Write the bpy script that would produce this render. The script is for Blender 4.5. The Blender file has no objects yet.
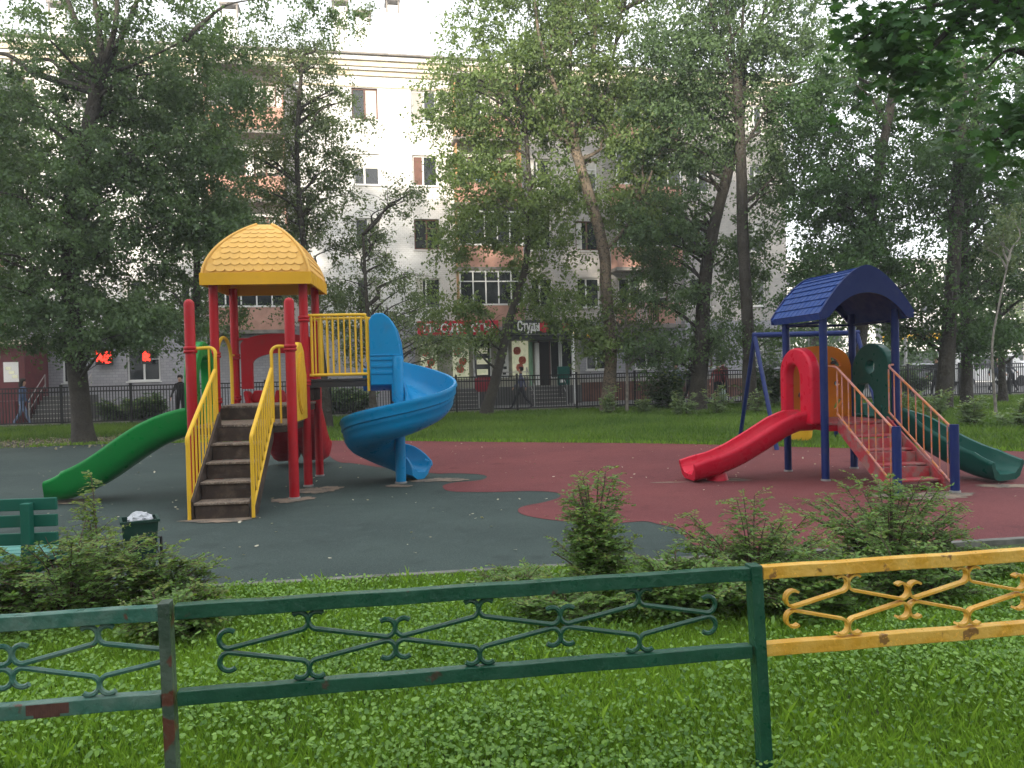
import bpy, bmesh, math, random
import numpy as np
from mathutils import Vector, Matrix, noise as mnoise

R = math.radians
rng = np.random.default_rng(7)
random.seed(7)
SC = bpy.context.scene
COL = SC.collection

# ------------------------------------------------------------------ camera
FPX, CX, CY = 800.0, 512.0, 384.0
CAM_H = 1.6
camd = bpy.data.cameras.new('camera')
camd.sensor_width = 36.0
camd.lens = 36.0 * FPX / 1024.0
camd.clip_start = 0.05
camd.clip_end = 2000
cam = bpy.data.objects.new('camera', camd)
COL.objects.link(cam)
CROT = Matrix.Rotation(R(90 - 0.93), 3, 'X') @ Matrix.Rotation(R(-1.4), 3, 'Z')
cam.matrix_world = Matrix.Translation((0, 0, CAM_H)) @ CROT.to_4x4()
SC.camera = cam

# ------------------------------------------------------------------ light
SUN_EL, SUN_AZ = 15.0, 196.0          # low evening sun behind the camera: it clears the unseen block added there and reaches only the upper storeys and crowns
w = bpy.data.worlds.new("World")
SC.world = w
w.use_nodes = True
nt = w.node_tree
for n in list(nt.nodes): nt.nodes.remove(n)
sky = nt.nodes.new('ShaderNodeTexSky')
sky.sky_type = 'NISHITA'
sky.sun_disc = False
sky.sun_elevation = R(SUN_EL)
sky.sun_rotation = R(SUN_AZ)
sky.dust_density = 4.0
sky.air_density = 1.0
cl = nt.nodes.new('ShaderNodeMix'); cl.data_type = 'RGBA'
cl.inputs[0].default_value = 0.78          # thin bright cloud cover over the blue
cl.inputs[7].default_value = (10.5, 10.7, 11.0, 1)
bg = nt.nodes.new('ShaderNodeBackground'); bg.inputs[1].default_value = 0.10
wo = nt.nodes.new('ShaderNodeOutputWorld')
nt.links.new(sky.outputs[0], cl.inputs[6])
nt.links.new(cl.outputs[2], bg.inputs[0])
nt.links.new(bg.outputs[0], wo.inputs[0])

sund = bpy.data.lights.new('sun', 'SUN')
sund.energy = 3.6
sund.angle = R(2.5)
sund.color = (1.0, 0.90, 0.76)
sun = bpy.data.objects.new('sun', sund)
COL.objects.link(sun)
_a, _e = R(SUN_AZ), R(SUN_EL)
sdir = Vector((math.sin(_a) * math.cos(_e), math.cos(_a) * math.cos(_e), math.sin(_e)))
sun.rotation_euler = sdir.to_track_quat('Z', 'Y').to_euler()
sun.location = (0, 0, 40)

SC.view_settings.view_transform = 'Standard'
SC.view_settings.look = 'None'
SC.view_settings.exposure = 1.20
SC.view_settings.gamma = 1.0
SC.view_settings.use_curve_mapping = False

# ------------------------------------------------------------------ helpers
def ray(px, py):
    return CROT @ Vector(((px - CX) / FPX, -(py - CY) / FPX, -1.0))
def P(px, py, depth):
    """world point seen at a pixel, at world distance y = depth"""
    d = ray(px, py); k = depth / d.y
    return Vector((d.x * k, depth, CAM_H + d.z * k))
def G(px, py, z=0.0):
    d = ray(px, py); k = (z - CAM_H) / d.z
    return Vector((d.x * k, d.y * k, z))

def tag(o, label=None, cat=None, group=None, kind=None):
    if label: o['label'] = label
    if cat: o['category'] = cat
    if group: o['group'] = group
    if kind: o['kind'] = kind
    return o
def empty(name, label, cat, loc=(0, 0, 0), rz=0.0, group=None):
    o = bpy.data.objects.new(name, None)
    COL.objects.link(o)
    o.empty_display_size = 0.2
    o.location = loc; o.rotation_euler = (0, 0, rz)
    return tag(o, label, cat, group)
def copy_tree(o, parent=None):
    c = o.copy(); COL.objects.link(c)
    if parent: c.parent = parent
    for ch in list(o.children): copy_tree(ch, c)
    return c

def catmull(pts, n=6):
    pts = [Vector(p) for p in pts]
    if len(pts) < 3:
        return [pts[0].lerp(pts[1], i / n) for i in range(n + 1)]
    q = [pts[0] * 2 - pts[1]] + pts + [pts[-1] * 2 - pts[-2]]
    out = []
    for i in range(1, len(q) - 2):
        a, b, c, d = q[i - 1], q[i], q[i + 1], q[i + 2]
        for k in range(n):
            t = k / n
            out.append(0.5 * ((2 * b) + (c - a) * t + (2 * a - 5 * b + 4 * c - d) * t * t + (3 * b - a - 3 * c + d) * t ** 3))
    out.append(pts[-1])
    return out

class MB:
    def __init__(s):
        s.v = []; s.f = []; s.m = []
    def add(s, vs, fs, mi=0, M=None):
        o = len(s.v)
        for p in vs:
            p = Vector(p)
            s.v.append(tuple(M @ p) if M is not None else tuple(p))
        for f in fs:
            s.f.append([i + o for i in f]); s.m.append(mi)
        return s
    def box(s, c, d, mi=0, M=None):
        x, y, z = c; a, b, h = d[0] / 2, d[1] / 2, d[2] / 2
        vs = [(x + i * a, y + j * b, z + k * h) for k in (-1, 1) for j in (-1, 1) for i in (-1, 1)]
        fs = [(0, 2, 3, 1), (4, 5, 7, 6), (0, 1, 5, 4), (2, 6, 7, 3), (0, 4, 6, 2), (1, 3, 7, 5)]
        return s.add(vs, fs, mi, M)
    def bx(s, x0, x1, y0, y1, z0, z1, mi=0, M=None):
        return s.box(((x0 + x1) / 2, (y0 + y1) / 2, (z0 + z1) / 2), (abs(x1 - x0), abs(y1 - y0), abs(z1 - z0)), mi, M)
    def tube(s, pts, r, n=8, mi=0, closed=False, flat=None):
        pts = [Vector(p) for p in pts]
        N = len(pts)
        rr = r if isinstance(r, (list, tuple)) else [r] * N
        vs = []; up = None
        for i, p in enumerate(pts):
            if closed: t = pts[(i + 1) % N] - pts[i - 1]
            else: t = pts[min(i + 1, N - 1)] - pts[max(i - 1, 0)]
            if t.length < 1e-9: t = Vector((0, 0, 1))
            t.normalize()
            if up is None:
                up = Vector((0, 0, 1)) if abs(t.z) < .9 else Vector((1, 0, 0))
            up = (up - t * up.dot(t))
            if up.length < 1e-6: up = t.orthogonal()
            up.normalize()
            sd = t.cross(up)
            for k in range(n):
                a = 2 * math.pi * k / n
                vs.append(p + (up * math.cos(a) + sd * math.sin(a)) * rr[i])
        fs = []
        M_ = N if closed else N - 1
        for i in range(M_):
            j = (i + 1) % N
            for k in range(n):
                l = (k + 1) % n
                fs.append((i * n + k, i * n + l, j * n + l, j * n + k))
        if not closed:
            fs.append(tuple(range(n - 1, -1, -1)))
            fs.append(tuple((N - 1) * n + k for k in range(n)))
        return s.add(vs, fs, mi)
    def lathe(s, prof, c=(0, 0, 0), n=20, mi=0):
        """prof: list of (r, z) bottom to top; closed by tiny caps"""
        vs = []; fs = []
        for r_, z in prof:
            for k in range(n):
                a = 2 * math.pi * k / n
                vs.append((c[0] + r_ * math.cos(a), c[1] + r_ * math.sin(a), c[2] + z))
        for i in range(len(prof) - 1):
            for k in range(n):
                l = (k + 1) % n
                fs.append((i * n + k, i * n + l, (i + 1) * n + l, (i + 1) * n + k))
        fs.append(tuple(range(n - 1, -1, -1)))
        fs.append(tuple((len(prof) - 1) * n + k for k in range(n)))
        return s.add(vs, fs, mi)
    def loft(s, secs, mi=0, closed=True, caps=True):
        """secs: list of equal-length point loops"""
        n = len(secs[0]); vs = [p for q in secs for p in q]; fs = []
        kk = n if closed else n - 1
        for i in range(len(secs) - 1):
            for k in range(kk):
                l = (k + 1) % n
                fs.append((i * n + k, i * n + l, (i + 1) * n + l, (i + 1) * n + k))
        if caps and closed:
            fs.append(tuple(range(n - 1, -1, -1)))
            fs.append(tuple((len(secs) - 1) * n + k for k in range(n)))
        return s.add(vs, fs, mi)
    def prism(s, poly, fr, t, mi=0):
        """poly 2D, fr(u, v, w)->3D point, thickness t along w"""
        n = len(poly)
        vs = [fr(u, v, 0) for u, v in poly] + [fr(u, v, t) for u, v in poly]
        fs = [tuple(range(n)), tuple(range(2 * n - 1, n - 1, -1))]
        for i in range(n):
            j = (i + 1) % n
            fs.append((i, i + n, j + n, j))
        return s.add(vs, fs, mi)
    def build(s, name, mats, parent=None, smooth=False, bevel=0, angle=35, fix=True):
        me = bpy.data.meshes.new(name)
        me.from_pydata([tuple(p) for p in s.v], [], s.f)
        if not isinstance(mats, (list, tuple)): mats = [mats]
        for m in mats: me.materials.append(m)
        if len(mats) > 1: me.polygons.foreach_set('material_index', s.m)
        if fix:
            bm = bmesh.new(); bm.from_mesh(me)
            bmesh.ops.recalc_face_normals(bm, faces=bm.faces)
            bm.to_mesh(me); bm.free()
        if smooth:
            me.polygons.foreach_set('use_smooth', [True] * len(me.polygons))
            try: me.set_sharp_from_angle(angle=R(angle))
            except Exception: pass
        me.update()
        o = bpy.data.objects.new(name, me)
        COL.objects.link(o)
        if parent is not None: o.parent = parent
        if bevel:
            b = o.modifiers.new('bevel', 'BEVEL'); b.width = bevel; b.segments = 2; b.limit_method = 'ANGLE'; b.angle_limit = R(40)
            b.harden_normals = False
        return o

def np_mesh(name, verts, k, mat, parent=None, tint=None, smooth=False):
    """verts (F*k,3): F separate k-gons"""
    F = len(verts) // k
    me = bpy.data.meshes.new(name)
    me.vertices.add(F * k); me.vertices.foreach_set('co', np.ascontiguousarray(verts, dtype=np.float32).ravel())
    me.loops.add(F * k); me.loops.foreach_set('vertex_index', np.arange(F * k, dtype=np.int32))
    me.polygons.add(F); me.polygons.foreach_set('loop_start', np.arange(F, dtype=np.int32) * k)
    try: me.polygons.foreach_set('loop_total', np.full(F, k, dtype=np.int32))
    except Exception: pass
    me.materials.append(mat)
    if tint is not None:
        at = me.attributes.new('tint', 'FLOAT', 'FACE'); at.data.foreach_set('value', np.asarray(tint, dtype=np.float32))
    me.update(calc_edges=True)
    o = bpy.data.objects.new(name, me); COL.objects.link(o)
    if parent is not None: o.parent = parent
    return o

# ------------------------------------------------------------------ materials
def mat(name, col, rough=.5, metal=0.0, spec=.5, coat=0.0):
    m = bpy.data.materials.new(name); m.use_nodes = True
    b = m.node_tree.nodes['Principled BSDF']
    b.inputs['Base Color'].default_value = (*col, 1)
    b.inputs['Roughness'].default_value = rough
    b.inputs['Metallic'].default_value = metal
    b.inputs['Specular IOR Level'].default_value = spec
    b.inputs['Coat Weight'].default_value = coat
    return m
def nodes(m):
    return m.node_tree, m.node_tree.nodes, m.node_tree.links, m.node_tree.nodes['Principled BSDF']
def mixcol(m, layers, coord='Object', bump=None, rough=None):
    """layers: (noise scale, detail, lo, hi, colour, strength) laid one over the other"""
    t, N, L, b = nodes(m)
    tc = N.new('ShaderNodeTexCoord')
    cur = None
    for (sc, det, lo, hi, col, stg) in layers:
        no = N.new('ShaderNodeTexNoise'); no.inputs['Scale'].default_value = sc; no.inputs['Detail'].default_value = det
        L.new(tc.outputs[coord], no.inputs['Vector'])
        mr = N.new('ShaderNodeMapRange'); mr.inputs[1].default_value = lo; mr.inputs[2].default_value = hi
        mr.inputs[4].default_value = stg
        L.new(no.outputs['Fac'], mr.inputs[0])
        mx = N.new('ShaderNodeMix'); mx.data_type = 'RGBA'
        L.new(mr.outputs[0], mx.inputs[0])
        if cur is None: mx.inputs[6].default_value = b.inputs['Base Color'].default_value
        else: L.new(cur, mx.inputs[6])
        mx.inputs[7].default_value = (*col, 1)
        cur = mx.outputs[2]
    if cur is not None: L.new(cur, b.inputs['Base Color'])
    if bump:
        no = N.new('ShaderNodeTexNoise'); no.inputs['Scale'].default_value = bump[0]; no.inputs['Detail'].default_value = 4
        L.new(tc.outputs[coord], no.inputs['Vector'])
        bp = N.new('ShaderNodeBump'); bp.inputs['Strength'].default_value = bump[1]; bp.inputs['Distance'].default_value = bump[2]
        L.new(no.outputs['Fac'], bp.inputs['Height']); L.new(bp.outputs[0], b.inputs['Normal'])
    if rough:
        no = N.new('ShaderNodeTexNoise'); no.inputs['Scale'].default_value = rough[0]
        L.new(tc.outputs[coord], no.inputs['Vector'])
        mr = N.new('ShaderNodeMapRange'); mr.inputs[3].default_value = rough[1]; mr.inputs[4].default_value = rough[2]
        mr.inputs[1].default_value = .3; mr.inputs[2].default_value = .7
        L.new(no.outputs['Fac'], mr.inputs[0]); L.new(mr.outputs[0], b.inputs['Roughness'])
    return m
def plastic(name, col, dirt=(.12, .10, .08), rough=.34):
    m = mat(name, col, rough)
    b_ = m.node_tree.nodes['Principled BSDF']; b_.inputs['Specular IOR Level'].default_value = .26
    mixcol(m, [(1.3, 3, .35, .7, tuple(c * .78 for c in col), .7), (6, 8, .58, .74, dirt, .16), (3.0, 8, .62, .74, tuple(min(1, c * 1.08 + .006) for c in col), .5)],
           bump=(30, .08, .01), rough=(9, rough - .06, rough + .22))
    return m
def leafmat(name, dark, light, trans=.35, rough=.5):
    m = bpy.data.materials.new(name); m.use_nodes = True
    t, N, L, b = nodes(m)
    at = N.new('ShaderNodeAttribute'); at.attribute_name = 'tint'
    mx = N.new('ShaderNodeMix'); mx.data_type = 'RGBA'
    mx.inputs[6].default_value = (*dark, 1); mx.inputs[7].default_value = (*light, 1)
    L.new(at.outputs['Fac'], mx.inputs[0]); L.new(mx.outputs[2], b.inputs['Base Color'])
    b.inputs['Roughness'].default_value = rough
    b.inputs['Specular IOR Level'].default_value = .35
    tr = N.new('ShaderNodeBsdfTranslucent')
    mc = N.new('ShaderNodeMix'); mc.data_type = 'RGBA'; mc.blend_type = 'MULTIPLY'; mc.inputs[0].default_value = 1
    L.new(mx.outputs[2], mc.inputs[6]); mc.inputs[7].default_value = (1.25, 1.3, .6, 1)
    L.new(mc.outputs[2], tr.inputs[0])
    ms = N.new('ShaderNodeMixShader'); ms.inputs[0].default_value = trans
    L.new(b.outputs[0], ms.inputs[1]); L.new(tr.outputs[0], ms.inputs[2])
    L.new(ms.outputs[0], N['Material Output'].inputs[0])
    return m

M = {}
M['red'] = plastic('red_paint', (.38, .007, .014), rough=.38)
M['red_plastic'] = plastic('red_plastic', (.56, .008, .035), rough=.27)
M['red_old'] = plastic('dark_red_plastic', (.36, .006, .016), rough=.4)
M['yellow'] = plastic('yellow_paint', (.72, .44, .03), rough=.38)
M['roof_yellow'] = plastic('yellow_roof_plastic', (.80, .47, .12), rough=.5)
M['lip_yellow'] = plastic('yellow_lip_plastic', (.70, .38, .02), rough=.45)
M['blue'] = plastic('blue_plastic', (.0005, .21, .46), rough=.3)
M['green'] = plastic('green_plastic', (.003, .20, .035), rough=.32)
M['teal'] = plastic('teal_plastic', (.003, .085, .065), rough=.3)
M['orange'] = plastic('orange_plastic', (.66, .20, .008), rough=.4)
M['navy'] = plastic('navy_paint', (.006, .020, .115), rough=.42)
M['navy_roof'] = plastic('navy_roof_plastic', (.014, .056, .24), rough=.42)
M['step'] = mixcol(mat('dark_step_boards', (.036, .022, .015), .8), [(9, 6, .45, .68, (.085, .06, .042), .9), (40, 4, .5, .7, (.02, .016, .014), .7)], bump=(40, .3, .01))
M['tread'] = mixcol(mat('worn_tread', (.17, .125, .09), .75), [(12, 6, .45, .62, (.07, .05, .036), .8), (50, 4, .5, .7, (.36, .32, .27), .7)], bump=(50, .3, .01))
M['red_step'] = mixcol(mat('worn_red_step', (.33, .03, .04), .6), [(8, 6, .45, .6, (.22, .15, .13), .8), (30, 4, .5, .7, (.45, .06, .06), .5)], bump=(40, .2, .01))
M['worn_rail'] = mixcol(mat('worn_orange_pink_paint', (.50, .17, .045), .5), [(9, 6, .47, .55, (.48, .20, .18), .9), (26, 5, .58, .68, (.18, .14, .13), .8)], bump=(60, .15, .01))
M['dark_steel'] = mat('dark_steel', (.03, .03, .032), .55, .3)
M['galv'] = mat('galvanised', (.35, .35, .34), .5, .6)

def ringmat(name, base, worn, rust, wornamt, rustlo, white=None):
    m = mat(name, base, .42)
    lay = [(7, 7, .46, .60, worn, wornamt), (11, 8, rustlo, rustlo + .035, rust, .95), (60, 3, .62, .7, tuple(c * 1.6 + .02 for c in base), .5)]
    mixcol(m, lay, bump=(38, .6, .008), rough=(20, .24, .5))
    return m
M['fgreen'] = ringmat('fence_green', (.006, .058, .032), (.016, .085, .05), (.06, .035, .025), .6, .70)
M['fgreen_old'] = ringmat('fence_green_weathered', (.03, .115, .085), (.10, .17, .14), (.10, .035, .022), .8, .63)
M['fyellow'] = ringmat('fence_yellow', (.60, .32, .035), (.68, .42, .09), (.20, .10, .03), .8, .66)
M['frust'] = ringmat('fence_rust', (.035, .062, .045), (.08, .11, .085), (.10, .03, .02), .7, .56)
M['railing'] = mat('black_railing', (.012, .013, .014), .5, .2)
M['concrete'] = mixcol(mat('concrete', (.36, .35, .32), .85), [(4, 6, .4, .65, (.22, .21, .19), .8), (60, 4, .5, .7, (.45, .44, .41), .5)], bump=(60, .3, .01))

# rubber, asphalt, soil
def rubber(name, a, b_, fleck):
    m = mat(name, a, .85, spec=.25)
    mixcol(m, [(.55, 5, .40, .62, b_, .85), (5, 8, .52, .68, tuple(c * 1.35 + .01 for c in a), .45), (130, 3, .53, .62, fleck, .6), (170, 2, .56, .62, tuple(c * .35 for c in a), .7), (2.3, 8, .60, .72, tuple(c * .6 for c in a), .5)],
           bump=(150, .6, .006))
    return m
M['rub_dark'] = rubber('dark_green_rubber', (.029, .046, .043), (.044, .066, .060), (.09, .12, .11))
M['rub_red'] = rubber('red_rubber', (.115, .026, .030), (.16, .040, .041), (.30, .12, .11))
M['sand'] = mixcol(mat('worn_sandy_patch', (.22, .165, .12), .9), [(5, 8, .42, .6, (.085, .075, .062), .95), (60, 4, .5, .65, (.30, .24, .18), .6)], bump=(90, .5, .01))
M['asphalt'] = mixcol(mat('asphalt', (.075, .075, .073), .9), [(.8, 6, .4, .65, (.11, .11, .105), .8), (90, 3, .5, .65, (.16, .16, .15), .5)], bump=(90, .4, .01))
M['soil'] = mixcol(mat('grass_ground', (.035, .062, .016), .95), [(1.1, 6, .40, .62, (.055, .095, .022), .9), (9, 6, .48, .62, (.03, .035, .016), .75), (60, 4, .52, .7, (.085, .13, .035), .6)], coord='Object', bump=(40, .8, .03))
M['dirt'] = mixcol(mat('bare_dirt', (.06, .05, .038), .95), [(3, 6, .4, .65, (.03, .03, .022), .9), (40, 4, .52, .7, (.10, .085, .06), .7)], bump=(40, .6, .02))

M['bark'] = mixcol(mat('bark', (.036, .031, .024), .9), [(3, 6, .4, .6, (.06, .055, .042), .8), (22, 6, .5, .62, (.03, .025, .02), .9)], bump=(16, 1.0, .05))
M['bark_warm'] = mixcol(mat('poplar_bark', (.12, .10, .075), .9), [(3, 6, .4, .6, (.19, .145, .10), .8), (16, 6, .5, .62, (.04, .032, .025), .9)], bump=(16, 1.0, .05))
M['bark_pale'] = mixcol(mat('pale_bark', (.22, .20, .17), .8), [(6, 6, .45, .6, (.10, .09, .08), .8)], bump=(20, .6, .02))
M['stem'] = mixcol(mat('shrub_stem', (.10, .06, .04), .8), [(20, 3, .4, .6, (.05, .04, .03), .8)])
M['leaf_a'] = leafmat('leaf_poplar', (.055, .098, .045), (.135, .21, .09), .42)
M['leaf_b'] = leafmat('leaf_yellow_green', (.075, .125, .042), (.18, .25, .08), .42)
M['leaf_c'] = leafmat('leaf_birch', (.08, .12, .06), (.18, .23, .115), .42)
M['leaf_d'] = leafmat('leaf_dark', (.034, .075, .026), (.09, .17, .052), .4)
M['leaf_m'] = leafmat('leaf_maple', (.028, .085, .025), (.075, .19, .045), .4)
M['leaf_s'] = leafmat('leaf_shrub', (.085, .165, .04), (.21, .35, .085), .4)
M['leaf_p'] = leafmat('leaf_pale_shrub', (.13, .20, .09), (.28, .37, .18), .4)
M['leaf_y'] = leafmat('leaf_young', (.12, .18, .035), (.24, .30, .07), .45)
M['blade'] = leafmat('grass_blade', (.095, .20, .022), (.26, .42, .055), .4, .55)
M['clover'] = leafmat('broad_leaf', (.07, .165, .026), (.24, .41, .085), .35, .5)

# ------------------------------------------------------------------ ground
def struct(name, mb, m, **k):
    o = mb.build(name, m, **k); o['kind'] = 'structure'; return o
def sheet(name, poly, z, m):
    mb = MB(); mb.add([(p[0], p[1], z) for p in poly], [tuple(range(len(poly)))])
    o = mb.build(name, m)
    if o.data.polygons[0].normal.z < 0: o.data.flip_normals()
    o['kind'] = 'structure'
    return o
sheet('ground', [(-400, -60), (400, -60), (400, 700), (-400, 700)], 0, M['soil'])
far_px = [(-260, 462), (-60, 451), (0, 449), (60, 446), (130, 444), (330, 441), (500, 442.5), (660, 444), (820, 448), (1024, 452)]
far = [G(x, y) for x, y in far_px] + [Vector((12.5, 12.2, 0))]
near = [Vector((x, 6.35 + .14 * x, 0)) for x in (12.5, 8, 4, 0, -4, -8, -11)]
RUB = [(p.x, p.y) for p in catmull(far, 4)] + [(p.x, p.y) for p in near]
sheet('rubber_pavement', RUB, .010, M['rub_dark'])
red_px = [(331, 441), (327, 449), (330, 457), (340, 463), (353, 464), (380, 468), (410, 471), (436, 474.3), (452, 474), (478, 475), (487, 477.5), (480, 481), (457, 483), (445, 485.5),
          (443, 488.5), (452, 492.3), (490, 493), (530, 492), (556, 493.5), (560, 498), (545, 503), (525, 507), (518, 511), (524, 516), (551, 521), (601, 525), (642, 522.5), (657, 525), (678, 531), (690, 545)]
redp = catmull([G(x, y) for x, y in red_px], 5)
fr = [G(x, y) for x, y in far_px if x >= 331]
redpoly = [(p.x, p.y) for p in redp] + [(1.9, 6.64), (4, 6.935), (8, 7.49), (12.45, 8.11), (12.45, 12.25)]
farc = catmull(far, 4)
redpoly += [(p.x, p.y - .012) for p in reversed(farc) if p.x > redp[0].x + .05 and p.x < 12.3]
sheet('red_rubber_pavement', redpoly, .014, M['rub_red'])
def blob(name, px, py, rx, ry, z, m, seed=0):
    c = G(px, py); r_ = random.Random(seed); pts = []
    ph = [r_.uniform(0, 6.28) for _ in range(4)]
    for i in range(120):
        a = i / 120 * 2 * math.pi
        k = 1 + .07 * math.sin(13 * a + ph[3]) + .05 * math.sin(23 * a + ph[0]) + .03 * r_.uniform(-1, 1) + .16 * math.sin(2 * a + ph[0]) + .12 * math.sin(3 * a + ph[1]) + .07 * math.sin(7 * a + ph[2])
        pts.append((c.x + rx * k * math.cos(a), c.y + ry * k * math.sin(a)))
    sheet(name, pts, z, m)
for i, (x, y, rx, ry) in enumerate([(221, 521, .42, .16), (318, 491, .28, .34), (292, 501, .26, .2), (440, 481, .35, .22), (800, 484, .5, .0), (730, 481, .3, .12), (70, 503, .35, .16), (1010, 487, .35, .16), (925, 497, .5, .3), (398, 487, .18, .13), (668, 483.5, .26, .035)]):
    if ry > 0: blob('worn_ground', x, y, rx, ry, .018, M['sand'], i)
# bare earth round the big left tree
for i, (x, y, rx, ry) in enumerate(((590, 571, .35, .05), (360, 584, .5, .05), (860, 552, .3, .06))): blob('worn_ground', x, y, rx, ry, .018, M['sand'], 40 + i)
blob('bare_earth', 85, 442, 3.4, 1.5, .005, M['dirt'], 5)
blob('bare_earth', 190, 437, 2.6, .8, .0055, M['dirt'], 15)
# low concrete edging along the near side of the rubber
mb = MB()
for i in range(24):
    x0 = -11 + i; x1 = x0 + .985
    if x1 > 12.5: break
    y0 = 6.35 + .14 * x0; y1 = 6.35 + .14 * x1
    mb.add([(x0, y0 - .08, 0), (x1, y1 - .08, 0), (x1, y1 - .002, 0), (x0, y0 - .002, 0), (x0, y0 - .08, .045), (x1, y1 - .08, .045), (x1, y1 - .002, .045), (x0, y0 - .002, .045)],
           [(0, 1, 2, 3), (4, 5, 6, 7), (0, 1, 5, 4), (1, 2, 6, 5), (2, 3, 7, 6), (3, 0, 4, 7)])
M['old_kerb'] = mixcol(mat('old_kerb', (.17, .17, .155), .9), [(6, 6, .4, .65, (.08, .085, .07), .9)], bump=(60, .3, .01))
struct('kerb', mb, M['old_kerb'])
# fence line far behind and the footway beyond it
FA = (0.0, 31.0); FS = .145                      # y = 31 + .145 x
def fy(x): return FA[1] + FS * x
sheet('footway', [(-60, fy(-60) + .5), (70, fy(70) + .5), (70, fy(70) + 60), (-60, fy(-60) + 60)], .012, M['asphalt'])
mb = MB()
n_ = 40
for i in range(n_):
    x0 = -34 + i * 2.0; x1 = x0 + 1.99
    mb.add([(x0, fy(x0) + .25, 0), (x1, fy(x1) + .25, 0), (x1, fy(x1) + .42, 0), (x0, fy(x0) + .42, 0), (x0, fy(x0) + .25, .13), (x1, fy(x1) + .25, .13), (x1, fy(x1) + .42, .13), (x0, fy(x0) + .42, .13)],
           [(0, 1, 2, 3), (4, 5, 6, 7), (0, 1, 5, 4), (1, 2, 6, 5), (2, 3, 7, 6), (3, 0, 4, 7)])
struct('kerb', mb, M['concrete'])

# ------------------------------------------------------------------ grass
M['blade_back'] = leafmat('back_lawn_blade', (.065, .135, .018), (.16, .26, .042), .35, .6)
def blades(name, xs, ys, h, wd, label, z=0.0, m='blade', tintf=None):
    n = len(xs)
    hh = h * rng.uniform(.5, 1.25, n); a = rng.uniform(0, 2 * np.pi, n)
    lean = rng.uniform(0, .7, n) * hh; la = rng.uniform(0, 2 * np.pi, n)
    wx = np.cos(a) * wd / 2 * rng.uniform(.6, 1.4, n); wy = np.sin(a) * wd / 2
    V = np.zeros((n, 4, 3))
    V[:, 0] = np.stack([xs - wx, ys - wy, np.full(n, z)], 1)
    V[:, 1] = np.stack([xs + wx, ys + wy, np.full(n, z)], 1)
    V[:, 2] = np.stack([xs + wx * .7 + np.cos(la) * lean * .35, ys + wy * .7 + np.sin(la) * lean * .35, z + hh * .6], 1)
    V[:, 3] = np.stack([xs + np.cos(la) * lean, ys + np.sin(la) * lean, z + hh], 1)
    t = rng.uniform(0, 1, n) if tintf is None else tintf
    o = np_mesh(name, V.reshape(-1, 3), 4, M[m], tint=t)
    return tag(o, label, 'grass', kind='stuff')
def patchy(xs, ys, s, ph=0):
    return np.clip(.5 + .35 * np.sin(xs * s + 1.3 * np.sin(ys * s * .8 + ph)) * np.cos(ys * s * 1.1 + ph + .7 * np.sin(xs * s * 1.7)) + rng.normal(0, .22, len(xs)), 0, 1)
n = 380000
Y = 2.4 + (6.3 - 2.4) * rng.uniform(0, 1, n) ** .8; X = rng.uniform(-1, 1, n) * (Y * .72 + .5)
k = Y < 6.30 + .14 * X - .05; X, Y = X[k], Y[k]
dn = patchy(X, Y, 2.6, 1.0)
keep = (rng.uniform(0, 1, len(X)) < .35 + .65 * dn) & ~((abs(X - .95) < .07) & (Y < 3.12)); X, Y, dn = X[keep], Y[keep], dn[keep]
blades('near_grass', X, Y, .066, .0048, 'fine green grass of the lawn below the low fence', tintf=np.clip(dn * .6 + rng.normal(.2, .2, len(X)), 0, 1))
# tufts, taller
n = 6000
tc = np.stack([rng.uniform(-4, 4.5, 150), rng.uniform(2.7, 6.2, 150)], 1)
ci = rng.integers(0, 150, n)
X = tc[ci, 0] + rng.normal(0, .07, n); Y = tc[ci, 1] + rng.normal(0, .07, n)
k = Y < 6.30 + .14 * X - .05
blades('grass_tufts', X[k], Y[k], .11, .006, 'taller grass tufts scattered over the near lawn')
def leafdiscs(C, size, up, m, name, tint, tilt=.5, parent=None, k=6, squash=.72):
    """small k-gon leaves facing roughly along up"""
    n = len(C)
    nrm = up + rng.normal(0, tilt, (n, 3)); nrm /= np.linalg.norm(nrm, axis=1, keepdims=True)
    r0 = rng.normal(0, 1, (n, 3)); u = np.cross(nrm, r0); u /= np.linalg.norm(u, axis=1, keepdims=True); v = np.cross(nrm, u)
    V = np.zeros((n, k, 3)); s = (size * rng.uniform(.55, 1.3, n))[:, None]
    for i in range(k):
        a = 2 * np.pi * i / k
        V[:, i] = C + u * np.cos(a) * s * .5 + v * np.sin(a) * s * .5 * squash + nrm * (abs(math.cos(a)) * s * .10)
    return np_mesh(name, V.reshape(-1, 3), k, M[m], parent, tint)
n = 110000
Y = 2.45 + (6.2 - 2.45) * rng.uniform(0, 1, n) ** 1.0; X = rng.uniform(-1, 1, n) * (Y * .70 + .4)
k = Y < 6.3 + .14 * X - .06; X, Y = X[k], Y[k]
dn = 1 - patchy(X, Y, 1.9, 3.0)
keep = rng.uniform(0, 1, len(X)) < np.clip(dn * 2.4 - .75, .03, 1); X, Y, dn = X[keep], Y[keep], dn[keep]
C = np.stack([X, Y, rng.uniform(.02, .095, len(X))], 1)
tag(leafdiscs(C, .023, np.array([0, -.2, 1.0]), 'clover', 'ground_cover', np.clip(rng.normal(.0, .30, len(X)) + .15 + .75 * patchy(X, Y, .9, 5.0), 0, 1)), 'broad leaved ground cover and clover among the near grass', 'ground cover', kind='stuff')
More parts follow.
